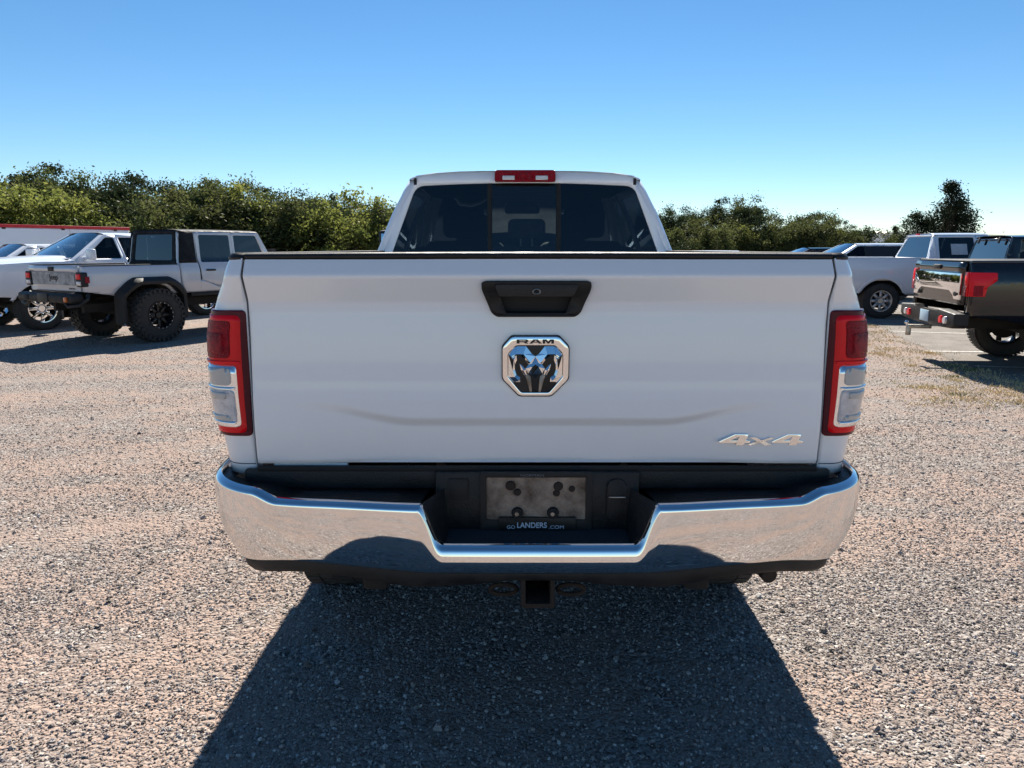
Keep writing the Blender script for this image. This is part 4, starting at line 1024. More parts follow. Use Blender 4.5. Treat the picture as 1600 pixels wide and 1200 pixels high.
def gravel_object():
    """loose stones lying on the lot: instanced lumps, denser and finer near the pickup"""
    m = bpy.data.materials.new('loose_stone'); m.use_nodes = True
    n = m.node_tree.nodes; l = m.node_tree.links; b = n['Principled BSDF']; b.inputs['Roughness'].default_value = 0.85; b.inputs['Specular IOR Level'].default_value = 0.25
    oi = n.new('ShaderNodeObjectInfo'); r = n.new('ShaderNodeValToRGB'); e = r.color_ramp.elements
    e[0].position = 0; e[0].color = (0.09, 0.08, 0.07, 1); e[1].position = 1; e[1].color = (0.60, 0.56, 0.50, 1)
    for p, c in ((0.2, (0.21, 0.18, 0.165)), (0.4, (0.33, 0.28, 0.25)), (0.6, (0.29, 0.27, 0.265)), (0.8, (0.44, 0.36, 0.30)), (0.92, (0.50, 0.47, 0.45))):
        x = e.new(p); x.color = (*c, 1)
    l.new(oi.outputs['Random'], r.inputs[0]); l.new(r.outputs[0], b.inputs['Base Color'])
    ng = bpy.data.node_groups.new('scatter_stones', 'GeometryNodeTree')
    ng.interface.new_socket('Geometry', in_out='INPUT', socket_type='NodeSocketGeometry'); ng.interface.new_socket('Geometry', in_out='OUTPUT', socket_type='NodeSocketGeometry')
    N = ng.nodes; L = ng.links; gi = N.new('NodeGroupInput'); go = N.new('NodeGroupOutput'); jo = N.new('GeometryNodeJoinGeometry')
    at = N.new('GeometryNodeInputNamedAttribute'); at.data_type = 'FLOAT'; at.inputs['Name'].default_value = 'dens'
    ns = N.new('ShaderNodeTexNoise'); ns.inputs['Scale'].default_value = 1.0; ns.inputs['Detail'].default_value = 5; ns.inputs['Roughness'].default_value = 0.7
    mr = N.new('ShaderNodeMapRange'); mr.inputs['From Min'].default_value = 0.40; mr.inputs['From Max'].default_value = 0.60; mr.inputs['To Min'].default_value = 0.08; mr.inputs['To Max'].default_value = 1.0
    L.new(ns.outputs['Fac'], mr.inputs['Value'])
    pp = N.new('GeometryNodeInputPosition'); vr = N.new('ShaderNodeVectorRotate'); vr.rotation_type = 'Z_AXIS'; vr.inputs['Angle'].default_value = rad(-28)
    vm = N.new('ShaderNodeVectorMath'); vm.operation = 'MULTIPLY'; vm.inputs[1].default_value = (0.45, 1.9, 1)
    L.new(pp.outputs[0], vr.inputs['Vector']); L.new(vr.outputs[0], vm.inputs[0]); L.new(vm.outputs[0], ns.inputs['Vector'])
    for i, (dens, smin, smax) in enumerate(((6500, 0.0025, 0.005), (1500, 0.0045, 0.008), (130, 0.007, 0.012), (7, 0.011, 0.020))):
        mu = N.new('ShaderNodeMath'); mu.operation = 'MULTIPLY'; mu.inputs[1].default_value = dens; L.new(at.outputs['Attribute'], mu.inputs[0])
        m2 = N.new('ShaderNodeMath'); m2.operation = 'MULTIPLY'; L.new(mu.outputs[0], m2.inputs[0]); L.new(mr.outputs[0], m2.inputs[1])
        dp = N.new('GeometryNodeDistributePointsOnFaces'); dp.inputs['Seed'].default_value = i * 7 + 1; L.new(gi.outputs[0], dp.inputs['Mesh']); L.new(m2.outputs[0], dp.inputs['Density'])
        ic = N.new('GeometryNodeMeshIcoSphere'); ic.inputs['Radius'].default_value = 1.0; ic.inputs['Subdivisions'].default_value = 2
        sp = N.new('GeometryNodeSetPosition'); nz = N.new('ShaderNodeTexNoise'); nz.inputs['Scale'].default_value = 1.1 + 0.2 * i; nz.inputs['Detail'].default_value = 1
        sb = N.new('ShaderNodeVectorMath'); sb.operation = 'SUBTRACT'; sb.inputs[1].default_value = (0.5, 0.5, 0.5); L.new(nz.outputs['Color'], sb.inputs[0])
        sc_ = N.new('ShaderNodeVectorMath'); sc_.operation = 'SCALE'; sc_.inputs['Scale'].default_value = 1.9; L.new(sb.outputs[0], sc_.inputs[0])
        L.new(ic.outputs['Mesh'], sp.inputs['Geometry']); L.new(sc_.outputs[0], sp.inputs['Offset'])
        rr = N.new('FunctionNodeRandomValue'); rr.data_type = 'FLOAT_VECTOR'; rr.inputs['Min'].default_value = (0, 0, 0); rr.inputs['Max'].default_value = (0.6, 0.6, 6.28); rr.inputs['Seed'].default_value = i + 3
        rs = N.new('FunctionNodeRandomValue'); rs.data_type = 'FLOAT_VECTOR'; rs.inputs['Min'].default_value = (smin, smin, smin * 0.55); rs.inputs['Max'].default_value = (smax, smax, smax * 0.75); rs.inputs['Seed'].default_value = i + 13
        ip = N.new('GeometryNodeInstanceOnPoints'); L.new(dp.outputs['Points'], ip.inputs['Points'])
        sm = N.new('GeometryNodeSetMaterial'); sm.inputs['Material'].default_value = m; L.new(sp.outputs[0], sm.inputs['Geometry'])
        L.new(sm.outputs[0], ip.inputs['Instance']); L.new(rr.outputs['Value'], ip.inputs['Rotation']); L.new(rs.outputs['Value'], ip.inputs['Scale'])
        L.new(ip.outputs['Instances'], jo.inputs[0])
    L.new(jo.outputs[0], go.inputs[0])
    gxs = lin(-9, 6.6, 53); gys = lin(0.9, 14, 45)
    V = [(x, y, 0.001) for y in gys for x in gxs]; nx = len(gxs)
    F = [(j * nx + i, j * nx + i + 1, (j + 1) * nx + i + 1, (j + 1) * nx + i) for j in range(len(gys) - 1) for i in range(nx - 1)
         if abs((gxs[i] + gxs[i + 1]) / 2) < 0.78 * (gys[j] + 0.6) + 0.5 and not ((gxs[i] > 5.6) and gys[j] > 5)]
    o = from_py('gravel', V, F, m, None, 0)
    a = o.data.attributes.new('dens', 'FLOAT', 'POINT')
    for k, (x, y, z) in enumerate(V): a.data[k].value = max(0.03, min(1.0, (3.0 / max(y, 3.0)) ** 1.7))
    md = o.modifiers.new('stones', 'NODES'); md.node_group = ng
    o['kind'] = 'stuff'
    return o
gravel_object()

# dry grass along the edge of the asphalt
def grass(name, spots, m, seed, hmin, hmax, per=170):
    rg = np.random.default_rng(seed); V = []; F = []
    for (x, y, sx, sy) in spots:
        n = int(per * max(0.3, sx * sy * 4))
        for _ in range(n):
            px_ = x + rg.normal() * sx; py_ = y + rg.normal() * sy; h = rg.uniform(hmin, hmax); a = rg.uniform(0, 2 * PI); b = rg.uniform(0, 2 * PI); ln = rg.uniform(0.2, 1.3) * h
            w = 0.004; dx, dy = math.cos(a) * w, math.sin(a) * w; k = len(V)
            V += [(px_ - dx, py_ - dy, 0.002), (px_ + dx, py_ + dy, 0.002), (px_ + dx * 0.6 + math.cos(b) * ln * 0.4, py_ + dy + math.sin(b) * ln * 0.4, h * 0.65), (px_ + math.cos(b) * ln, py_ + math.sin(b) * ln, h)]
            F += [(k, k + 1, k + 2), (k, k + 2, k + 3)]
    me = bpy.data.meshes.new(name); me.from_pydata(V, [], F); o = link(name, me, m, None, 0); o['kind'] = 'stuff'; return o
M['dry_grass'] = mat('dry_grass_blade', (0.74, 0.60, 0.32), 0.8, vary=0.6, vscale=6, col2=(0.55, 0.42, 0.20))
M['green_grass'] = mat('green_grass_blade', (0.20, 0.24, 0.06), 0.8, vary=0.5, vscale=6)
rg = random.Random(11)
sp = []
for k in range(70):
    t = rg.random(); y = 7.0 + 8.4 * t; xe = interp(y, [(7, 5.9), (8.27, 6.07), (10.27, 6.36), (12.5, 6.93), (15.9, 7.97)])
    sp.append((xe - rg.random() ** 1.4 * 1.1 - 0.02, y, rg.uniform(0.05, 0.22), rg.uniform(0.05, 0.25)))
for k in range(16): sp.append((rg.uniform(4.2, 5.4), rg.uniform(6.0, 8.6), rg.uniform(0.06, 0.25), rg.uniform(0.03, 0.10)))
grass('dry_grass', sp, M['dry_grass'], 3, 0.010, 0.038, 300)
grass('green_grass', [(5.95, 9.5, .14, .10), (6.05, 9.2, .10, .06), (4.85, 7.6, .14, .05), (5.4, 6.6, .12, .06), (6.3, 11.2, .1, .2), (5.5, 8.7, .1, .05)], M['green_grass'], 5, 0.012, 0.045, 260)

# ------------------------------------------------------------------ vehicles around
# silver off-road crew-cab truck, lifted, black hard top
SJ = dict(kind='pickup', paint='silver', top_paint='hardtop', rear_paint='hardtop', z_bot=0.78, z_rail=1.30, z_belt=1.32, z_roof=1.93, y_tail=-1.12, y_cab=0.60, y_rt=0.68, y_door=0.98, y_b=1.78,
          y_a=2.72, y_wt=2.42, y_front=4.15, wb=3.49, tire_r=0.455, tire_w=0.34, rim_r=0.235, arch_r=0.55, z_hood=1.28, hw=0.82, hw_roof=0.70, track=0.86, flare=0.15,
          wheel='mud', glass='tint_mid', dark_handles=True, hardtop=True, dark_front=True, z_tg=0.90)
T = empty('offroad_pickup', 'lifted silver off-road pickup with black hard top, wide black flares and knobbly tyres', 'pickup truck', 'pickups parked on the gravel and asphalt', place(-6.87, 12.65, 30))
W, ze = build_cab_and_front(SJ, T)
h = [(-.56, 1.37), (.56, 1.37), (.53, 1.83), (-.53, 1.83)]
rwj = rear_cab_panel(SJ, T, W, ze, M['tint_mid'], h)
tgj = bed(SJ, T, W); yt = SJ['y_tail']
for sg in (-1, 1): # black hardtop side behind the rear door
    skin('hardtop_side', [(0.60, 1.325), (0.965, 1.325), (0.965, ze + .004), (0.69, ze + .004)], [], lambda y, z, sg=sg: (sg * (W(z) + 0.006), y, z), M['hardtop'], T, cv=lin(1.4, 1.85, 5), thick=.01, toward=(sg, 0, 0))
    pl_ = prism('tail_lamp', round_poly([(sg * .66, .98), (sg * .835, .98), (sg * .825, 1.21), (sg * .66, 1.21)], .03), yt - .045, yt + .05, M['trim'], T, bev=.012)
    box('brake_lens', (sg * .74, yt - .05, 1.14), (.12, .02, .085), M['lamp_red'], pl_, bev=.008)
    box('reverse_lens', (sg * .74, yt - .05, 1.035), (.12, .02, .065), M['lamp_clear'], pl_, bev=.008)
    box('side_marker', (sg * .832, yt + .04, 1.09), (.012, .07, .10), M['lamp_deep'], pl_, bev=.004)
    bm = bmesh.new(); tube_bm(bm, [(sg * .45, yt - .16, .78), (sg * .62, yt - .18, .67), (sg * .86, yt - .12, .70), (sg * .90, yt - .02, .80), (sg * .84, yt + .02, .86)], .028, 8); from_bm('bumper_hoop', bm, M['trim'], T)
skin('tailgate_decal', [(-.62, 1.00), (.62, 1.00), (.62, 1.20), (-.62, 1.20)], [], lambda x, z: (x, yt - .042, z), M['decal'], tgj, toward=(0, -1, 0))
text_obj('tailgate_lettering', 'Jeep', .26, .12, M['ink'], tgj, (.02, yt - .0425, 1.05), .004, bold=.02)
text_obj('corner_lettering', 'RUBICON', .16, .022, M['ink'], tgj, (.50, yt - .031, .935), .003)
box('tailgate_latch', (-.02, yt - .045, 1.255), (.16, .03, .075), M['trim'], tgj, bev=.012)
rb = box('steel_bumper', (0, yt - .12, .80), (1.62, .20, .15), M['trim'], T, bev=.05, seg=3)
box('number_plate', (-.02, yt - .225, .80), (.30, .01, .15), M['ink'], rb, bev=.004)
for sg in (-1, 1): box('bumper_lamp', (sg * .52, yt - .22, .80), (.13, .02, .08), M['gap'], rb, bev=.01)
box('recovery_point', (.66, yt - .235, .79), (.05, .05, .08), M['amber'], rb, bev=.012)

# white pickup facing the camera behind it
SW = dict(kind='pickup', paint='white2', z_bot=0.58, z_rail=1.45, z_belt=1.36, z_roof=1.92, y_tail=-1.25, y_cab=0.85, y_b=1.92, y_a=2.95, y_wt=2.15, y_front=4.70, wb=3.70, tire_r=0.42, tire_w=0.28,
          arch_r=0.52, z_hood=1.30, hw=1.0, hw_roof=0.66, track=0.87, wheel='chrome', rim_r=0.27, glass='tint', mirror=(0.24, 0.22), chrome_front=True, rc=0.05, step=True)
T = empty('pickup_truck', 'white pickup with bright chrome wheels facing left, half hidden behind the silver truck', 'pickup truck', 'pickups parked on the gravel and asphalt', place(-8.20, 17.65, -150))
W, ze = build_cab_and_front(SW, T); rear_cab_panel(SW, T, W, ze, M['tint']); bed(SW, T, W)

# white suv further left
SS = dict(kind='suv', paint='white2', z_bot=0.42, z_belt=1.20, z_roof=1.70, y_tail=-1.0, y_cab=-0.98, y_rt=-0.72, y_b=1.02, y_a=2.08, y_wt=1.25, y_front=3.85, wb=2.95, tire_r=0.37, tire_w=0.25,
          arch_r=0.43, z_hood=1.10, hw=0.96, hw_roof=0.62, track=0.83, wheel='spoke', glass='tint', rc=0.08)
def suv_rear(S, T, W, ze):
    yc, zl = S['y_cab'], S['z_belt']; yR = S['y_rt']; rc = S['rc']; zb = S['z_bot']
    f = lambda x, z: (x, yc + (yR - yc) * max(0, z - zl) / (ze - zl) - 0.01 * sstep(1, 0.6, z), z)
    L = [(-(W(z) - rc), z) for z in lin(zb + 0.10, ze, 14)]
    h0, h1 = zl + 0.02, ze - 0.05
    hl = round_poly([(-(W(h0) - rc - .08), h0), (W(h0) - rc - .08, h0), (W(h1) - rc - .06, h1), (-(W(h1) - rc - .06), h1)], .05)
    o = skin('liftgate', L + [(-x, z) for x, z in L][::-1], [hl], f, M[S['paint']], T, cv=lin(zb + .2, ze - .02, 12), thick=.02, toward=(0, -1, 0))
    g_ = skin('rear_window', hl, [], lambda x, z: (f(x, z)[0], f(x, z)[1] + .006, z), M[S.get('rear_glass', 'tint_mid')], T, cv=lin(h0, h1, 5), toward=(0, -1, 0))
    for sg in (-1, 1): box('tail_lamp', (sg * (W(1.0) - rc - .05), yc - .02, zl - .18), (.14, .05, .26), M['lamp_red'], T, bev=.015)
    box('rear_bumper', (0, yc - .05, zb + .10), (2 * W(zb + .1) - .05, .16, .22), M['trim'], T, bev=.05, seg=3)
    return o, g_
T = empty('suv', 'white sport utility car beside the red-topped trailer, its bonnet cut off at the left edge', 'car', None, place(-12.53, 20.2, -150))
W, ze = build_cab_and_front(SS, T); suv_rear(SS, T, W, ze)

# long white enclosed trailer with a red rail along its roof
def trailer():
    a = 30; h = Vector((math.sin(rad(a)), math.cos(rad(a)), 0)); lft = Vector((-math.cos(rad(a)), math.sin(rad(a)), 0))
    c = Vector((-15.2, 21.3, 0.04)) + lft * 1.15 - h * 2.0
    T = empty('enclosed_trailer', 'long white enclosed trailer with a red rail along its roof edge, at far left', 'trailer', None, Matrix.Translation(c) @ Matrix.Rotation(-rad(a), 4, 'Z'))
    bm = bmesh.new(); add_box(bm, (0, 3.1, 1.30), (2.20, 6.2, 1.72), None, .05, 3); from_bm('trailer_body', bm, M['white2'], T)
    for sg in (-1, 1):
        box('roof_rail', (sg * 1.06, 3.1, 2.205), (.12, 6.22, .085), M['red_rail'], T, bev=.015)
        for k in range(2): box('panel_seam', (sg * 1.101, 2.1 + 2.1 * k, 1.30), (.004, .008, 1.66), M['steel'], T, bev=0)
        box('fender', (sg * 1.12, 2.9, .74), (.10, 1.9, .05), M['trim'], T, bev=.01)
        for y_ in (2.45, 3.35): make_wheel(T, sg * 1.02, y_, .36, .22, .20, 'steel', sg)
        for y_ in (.6, 2.3, 4.0, 5.7): box('roof_clip', (sg * 1.10, y_, 2.13), (.03, .10, .05), M['ink'], T, bev=.004)
    box('trailer_frame', (0, 3.1, .41), (1.7, 6.0, .12), M['dark'], T, bev=.01)
    box('axle', (0, 2.9, .36), (1.9, .9, .08), M['dark'], T, bev=.01)
trailer()

# black pickup on the right
SF = dict(kind='pickup', paint='black', z_bot=0.62, z_rail=1.40, z_belt=1.36, z_roof=1.96, y_tail=-1.24, y_cab=0.62, y_b=1.7, y_a=2.75, y_wt=1.95, y_front=4.55, wb=3.68, tire_r=0.44, tire_w=0.30, arch_r=0.52,
          z_hood=1.28, hw=1.01, hw_roof=0.66, track=0.87, wheel='dark', rim_r=0.26, glass='tint', rc=0.05, z_tg=0.86, paint_rail=True)
T = empty('pickup_truck', 'black pickup with chrome tailgate panel and black off-road bumper, at the right edge', 'pickup truck', 'pickups parked on the gravel and asphalt', place(7.16, 9.72, 101))
W, ze = build_cab_and_front(SF, T); rear_cab_panel(SF, T, W, ze, M['tint_mid']); tgf = bed(SF, T, W); yt = SF['y_tail']
box('bed_cover', (0, (yt + .60) / 2, 1.415), (1.78, .60 - yt - .04, .03), M['trim'], T, bev=.01)
ap = prism('chrome_panel', [(-.80, 1.02), (-.62, .98), (-.50, 1.045), (.50, 1.045), (.62, .98), (.80, 1.02), (.80, 1.265), (-.80, 1.265)], yt - .060, yt - .02, M['chrome2'], tgf, bev=.006)
for sg in (-1, 1): prism('chrome_leg', [(sg * .80, .93), (sg * .66, .93), (sg * .60, 1.0), (sg * .80, 1.03)], yt - .058, yt - .02, M['chrome2'], tgf, bev=.005)
text_obj('panel_lettering', 'P L A T I N U M', 1.0, .042, M['ink'], ap, (0, yt - .0605, 1.165), .003, bold=.02)
prism('oval_badge', [(.70 + .055 * math.cos(a), 1.0 + .03 * math.sin(a)) for a in lin(0, 2 * PI * 23 / 24, 24)], yt - .066, yt - .05, M['ink'], ap, bev=.003)
box('tailgate_latch', (0, yt - .05, 1.335), (.24, .03, .06), M['trim'], tgf, bev=.01)
for sg in (-1, 1):
    # tail lamp wraps round to a hooked side section
    tf = box('tail_lamp', (sg * .915, yt - .010, 1.135), (.10, .045, .31), M['lamp_red'], T, bev=.014)
    sp_ = [(yt - .02, .985), (yt + .17, .985), (yt + .185, 1.10), (yt + .29, 1.185), (yt + .29, 1.28), (yt - .02, 1.285)]
    skin('lamp_side', round_poly(sp_, .015), [], lambda y, z, sg=sg: (sg * (W(z) + .005), y, z), M['lamp_red'], tf, cv=lin(1.0, 1.28, 6), thick=.02, toward=(sg, 0, 0))
    skin('lamp_side_core', round_poly([(yt + .03, .99), (yt + .14, .99), (yt + .14, 1.12), (yt + .03, 1.12)], .01), [], lambda y, z, sg=sg: (sg * (W(z) + .008), y, z), M['lamp_deep'], tf, toward=(sg, 0, 0))
    box('lamp_core', (sg * .915, yt - .034, 1.05), (.08, .01, .13), M['lamp_deep'], tf, bev=.004)
bf = prism('offroad_bumper', [(-1.0, .62), (-.92, .57), (-.40, .55), (.40, .55), (.92, .57), (1.0, .62), (1.0, .76), (.45, .79), (.38, .74), (-.38, .74), (-.45, .79), (-1.0, .76)], yt - .15, yt + .02, M['trim'], T, bev=.02, seg=3)
box('number_plate', (0, yt - .155, .66), (.31, .01, .155), M['plate_blue'], bf, bev=.004)
for sg in (-1, 1):
    for dx in (.60, .74):
        bm = bmesh.new(); bmesh.ops.create_cone(bm, cap_ends=True, segments=20, radius1=.052, radius2=.045, depth=.03, matrix=Matrix.Translation((sg * dx, yt - .16, .66)) @ Matrix.Rotation(PI / 2, 4, 'X')); from_bm('bumper_lamp', bm, M['lamp_clear'] if dx > .7 else M['lamp_red'], bf)
hb_ = box('tow_bar', (0, yt - .20, .50), (.055, .30, .055), M['steel'], T, bev=.006)
box('tow_bar_drop', (0, yt - .34, .45), (.05, .06, .15), M['steel'], hb_, bev=.006)
bm = bmesh.new(); bmesh.ops.create_uvsphere(bm, u_segments=16, v_segments=10, radius=.028, matrix=Matrix.Translation((0, yt - .37, .555))); from_bm('tow_ball', bm, M['chrome2'], hb_)

# black suv with hinged rear glass behind it
SB = dict(kind='suv', paint='black', z_bot=0.55, z_belt=1.28, z_roof=1.83, y_tail=-0.80, y_cab=-0.78, y_rt=-0.66, y_b=0.95, y_a=1.95, y_wt=1.60, y_front=3.55, wb=2.95, tire_r=0.42, tire_w=0.27, arch_r=0.50,
          z_hood=1.2, hw=0.93, hw_roof=0.78, track=0.80, wheel='spoke', rim_r=.24, glass='tint', rc=0.04)
T = empty('suv', 'black boxy off-roader with two hinges above its rear glass, behind the black pickup', 'car', None, place(10.2, 14.27, 100))
W, ze = build_cab_and_front(SB, T); lg, rg_ = suv_rear(SB, T, W, ze)
for x in (-.42, .42): box('glass_hinge', (x, -.735, 1.735), (.05, .03, .12), M['trim'], lg, Matrix.Rotation(rad(-12), 3, 'X'), .008)
box('window_sticker', (-.48, -.775, 1.345), (.10, .004, .06), M['lamp_red'], rg_, bev=0); box('window_sticker', (-.18, -.775, 1.34), (.22, .004, .04), M['window_sticker'], rg_, bev=0)

# white crew-cab pickup behind them
SD = dict(kind='pickup', paint='white2', z_bot=0.55, z_rail=1.36, z_belt=1.33, z_roof=1.93, y_tail=-1.25, y_cab=0.95, y_rt=1.12, y_b=2.0, y_a=3.0, y_wt=2.25, y_front=4.75, wb=3.75, tire_r=0.40, tire_w=0.26, arch_r=0.52,
          z_hood=1.28, hw=1.0, hw_roof=0.70, track=0.87, wheel='steel', rim_r=.235, glass='tint_mid', rc=0.06, mirror_paint='trim', paint_rail=True)
T = empty('pickup_truck', 'plain white crew-cab pickup with steel wheels and a paper sticker in its rear side window', 'pickup truck', 'pickups parked on the gravel and asphalt', place(8.51, 17.23, 96))
W, ze = build_cab_and_front(SD, T); rear_cab_panel(SD, T, W, ze, M['tint_mid']); bed(SD, T, W)
for sg in (1,): box('window_sticker', (sg * (W(1.55) - .004), 1.62, 1.56), (.004, .34, .26), M['window_sticker'], T, Matrix.Rotation(rad(-sg * 24), 3, 'Y'), 0)
box('high_brake_lamp', (0, 1.07, 1.90), (.16, .03, .03), M['lamp_red'], T, bev=.006)

# roofs that show above the big pickup's tailgate
S2 = dict(SS, black_pillars=True, z_belt=1.24, z_roof=1.74, y_tail=-1.0)
T = empty('suv', 'white sport utility car with blacked-out windows, behind the plain white crew-cab pickup', 'car', None, place(11.9, 22.95, -90))
W, ze = build_cab_and_front(S2, T); suv_rear(S2, T, W, ze)
S3 = dict(SS, paint='black', z_belt=1.15, z_roof=1.61)
T = empty('suv', 'dark sport utility car, only its roof showing over the foreground pickup tailgate', 'car', None, place(12.5, 27.9, -90))
W, ze = build_cab_and_front(S3, T); suv_rear(S3, T, W, ze)
S4 = dict(SS, z_bot=.30, z_belt=0.98, z_roof=1.49, tire_r=.33, arch_r=.38, hw=.92, hw_roof=.58, track=.78, y_front=3.7, z_hood=.92, y_wt=1.3)
T = empty('car', 'low white car whose roof just shows above the foreground pickup tailgate', 'car', None, place(9.2, 32.0, -90))
W, ze = build_cab_and_front(S4, T); suv_rear(S4, T, W, ze)

# ------------------------------------------------------------------ trees
def leaf_mat(name, c1, c2, trans=0.35):
    m = bpy.data.materials.new(name); m.use_nodes = True
    n = m.node_tree.nodes; l = m.node_tree.links; n.remove(n['Principled BSDF'])
    at = n.new('ShaderNodeAttribute'); at.attribute_name = 'tone'; oi = n.new('ShaderNodeObjectInfo')
    r = n.new('ShaderNodeMix'); r.data_type = 'RGBA'; r.inputs['A'].default_value = (*c1, 1); r.inputs['B'].default_value = (*c2, 1); l.new(at.outputs['Fac'], r.inputs['Factor'])
    h = n.new('ShaderNodeHueSaturation'); mr = n.new('ShaderNodeMapRange'); mr.inputs['To Min'].default_value = 0.75; mr.inputs['To Max'].default_value = 1.25
    l.new(oi.outputs['Random'], mr.inputs['Value']); l.new(mr.outputs[0], h.inputs['Value']); l.new(r.outputs['Result'], h.inputs['Color'])
    d = n.new('ShaderNodeBsdfDiffuse'); t = n.new('ShaderNodeBsdfTranslucent'); g = n.new('ShaderNodeBsdfGlossy'); g.inputs['Roughness'].default_value = 0.45
    l.new(h.outputs[0], d.inputs['Color']); l.new(h.outputs[0], t.inputs['Color']); g.inputs['Color'].default_value = (0.6, 0.6, 0.6, 1)
    a = n.new('ShaderNodeMixShader'); a.inputs[0].default_value = trans; l.new(d.outputs[0], a.inputs[1]); l.new(t.outputs[0], a.inputs[2])
    b = n.new('ShaderNodeMixShader'); b.inputs[0].default_value = 0.018; l.new(a.outputs[0], b.inputs[1]); l.new(g.outputs[0], b.inputs[2])
    l.new(b.outputs[0], n['Material Output'].inputs['Surface']); return m
M['leaf_dark'] = leaf_mat('oak_leaf', (0.028, 0.042, 0.018), (0.068, 0.085, 0.034), 0.28)
M['leaf_olive'] = leaf_mat('olive_leaf', (0.055, 0.075, 0.024), (0.12, 0.125, 0.045), 0.40)
M['leaf_yellow'] = leaf_mat('yellow_green_leaf', (0.10, 0.125, 0.03), (0.22, 0.235, 0.06), 0.5)
M['leaf_cedar'] = leaf_mat('cedar_leaf', (0.022, 0.034, 0.018), (0.055, 0.07, 0.034), 0.2)
M['bark'] = mat('bark', (0.12, 0.09, 0.065), 0.9, vary=0.5, vscale=6, bump=0.6, bscale=40)
def crown_mesh(seed, H, Wd, kind):
    """leaf-sized faces in clumps carried by limbs; returns crown and trunk meshes"""
    rg = np.random.default_rng(seed); C = []; 
    nc = {'oak': 46, 'bush': 34, 'cedar': 60}[kind]
    base = 0.18 if kind != 'bush' else 0.03
    while len(C) < nc:
        u = rg.uniform(-1, 1, 3)
        if kind == 'cedar':
            z = base + (1 - base) * rg.random() ** 1.25; rad_ = (1 - z) ** 0.75 * 1.15 * (0.75 + 0.4 * rg.random()); a = rg.uniform(0, 2 * PI); q = math.sqrt(rg.random())
            C.append((rad_ * q * math.cos(a) * Wd / 2, rad_ * q * math.sin(a) * Wd / 2, z * H, 0.07 + 0.10 * (1 - z)))
            continue
        if (u ** 2).sum() > 1: continue
        if (u ** 2).sum() < 0.12: continue
        z = base + (1 - base) * (0.5 + 0.5 * u[2]); sq = 1.0 if kind == 'oak' else 1.0 - 0.35 * z
        C.append((u[0] * Wd / 2 * sq, u[1] * Wd / 2 * sq, z * H * rg.uniform(0.88, 1.03), rg.uniform(0.09, 0.17)))
    P = []; tone = []
    for (x, y, z, s) in C:
        n = int({'oak': 230, 'bush': 240, 'cedar': 190}[kind] * rg.uniform(0.6, 1.3)); sc_ = s * Wd * (0.62 if kind != 'cedar' else 0.85)
        q = rg.normal(size=(n, 3)) * np.array([sc_, sc_, sc_ * {'oak': 0.6, 'bush': 0.85, 'cedar': 1.25}[kind]]) * 0.62 + np.array([x, y, z])
        P.append(q); tone.append(np.clip(rg.normal(0.4, 0.2) + rg.normal(0, 0.22, n), 0, 1))
    P = np.vstack(P); tone = np.concatenate(tone); n = len(P)
    P[:, 2] = np.maximum(P[:, 2], 0.1)
    s = rg.uniform(0.03, 0.082, n) * (1.0 if kind != 'cedar' else 0.9)
    a = rg.normal(size=(n, 3)); a /= np.linalg.norm(a, axis=1)[:, None]; b = np.cross(a, rg.normal(size=(n, 3))); b /= np.linalg.norm(b, axis=1)[:, None]
    A = a * s[:, None] * 1.5; B = b * s[:, None] * 0.8
    V = np.stack([P - A, P + B, P + A, P - B], 1).reshape(-1, 3)
    me = bpy.data.meshes.new('crown'); me.vertices.add(4 * n); me.vertices.foreach_set('co', V.ravel()); me.loops.add(4 * n); me.loops.foreach_set('vertex_index', np.arange(4 * n, dtype=np.int32))
    me.polygons.add(n); me.polygons.foreach_set('loop_start', np.arange(0, 4 * n, 4, dtype=np.int32)); me.update(calc_edges=True)
    at = me.attributes.new('tone', 'FLOAT', 'FACE'); at.data.foreach_set('value', tone.astype(np.float32))
    bm = bmesh.new(); rr = 0.028 * H ** 0.5 * (1.6 if kind == 'oak' else 1.1)
    top = H * (0.75 if kind != 'bush' else 0.5)
    tr = [(rg.normal() * 0.03 * H * t, rg.normal() * 0.03 * H * t, top * t) for t in (0, .25, .5, .75, 1)]; tr[0] = (0, 0, -0.2)
    tube_bm(bm, tr, [rr * 1.3, rr, rr * .8, rr * .55, rr * .2], 7)
    for (x, y, z, s_) in C[::2]:
        t = rg.uniform(0.2, 0.7) * min(1, z / top); i = min(3, int(t * 4)); f = t * 4 - i; p = Vector(tr[i]).lerp(Vector(tr[i + 1]), f); e = Vector((x, y, z))
        if (e - p).length < 0.3: continue
        tube_bm(bm, [p, p.lerp(e, .5) + Vector((0, 0, .04 * H)), e], [rr * .45, rr * .25, rr * .08], 4, cap=False)
    mt = bpy.data.meshes.new('trunk'); bm.to_mesh(mt); bm.free()
    return me, mt
KINDS = {}
for kd, specs in (('oak', [(1, 6.4, 7.5), (2, 6.8, 6.5), (3, 5.9, 8.0), (4, 6.3, 6.0)]), ('bush', [(5, 4.4, 6.0), (6, 3.8, 5.2), (7, 4.6, 5.0)]), ('cedar', [(8, 6.8, 4.6), (9, 6.0, 5.2)])):
    KINDS[kd] = [crown_mesh(a + 20, H, Wd, kd) + (H, Wd) for a, H, Wd in specs]
made = {}
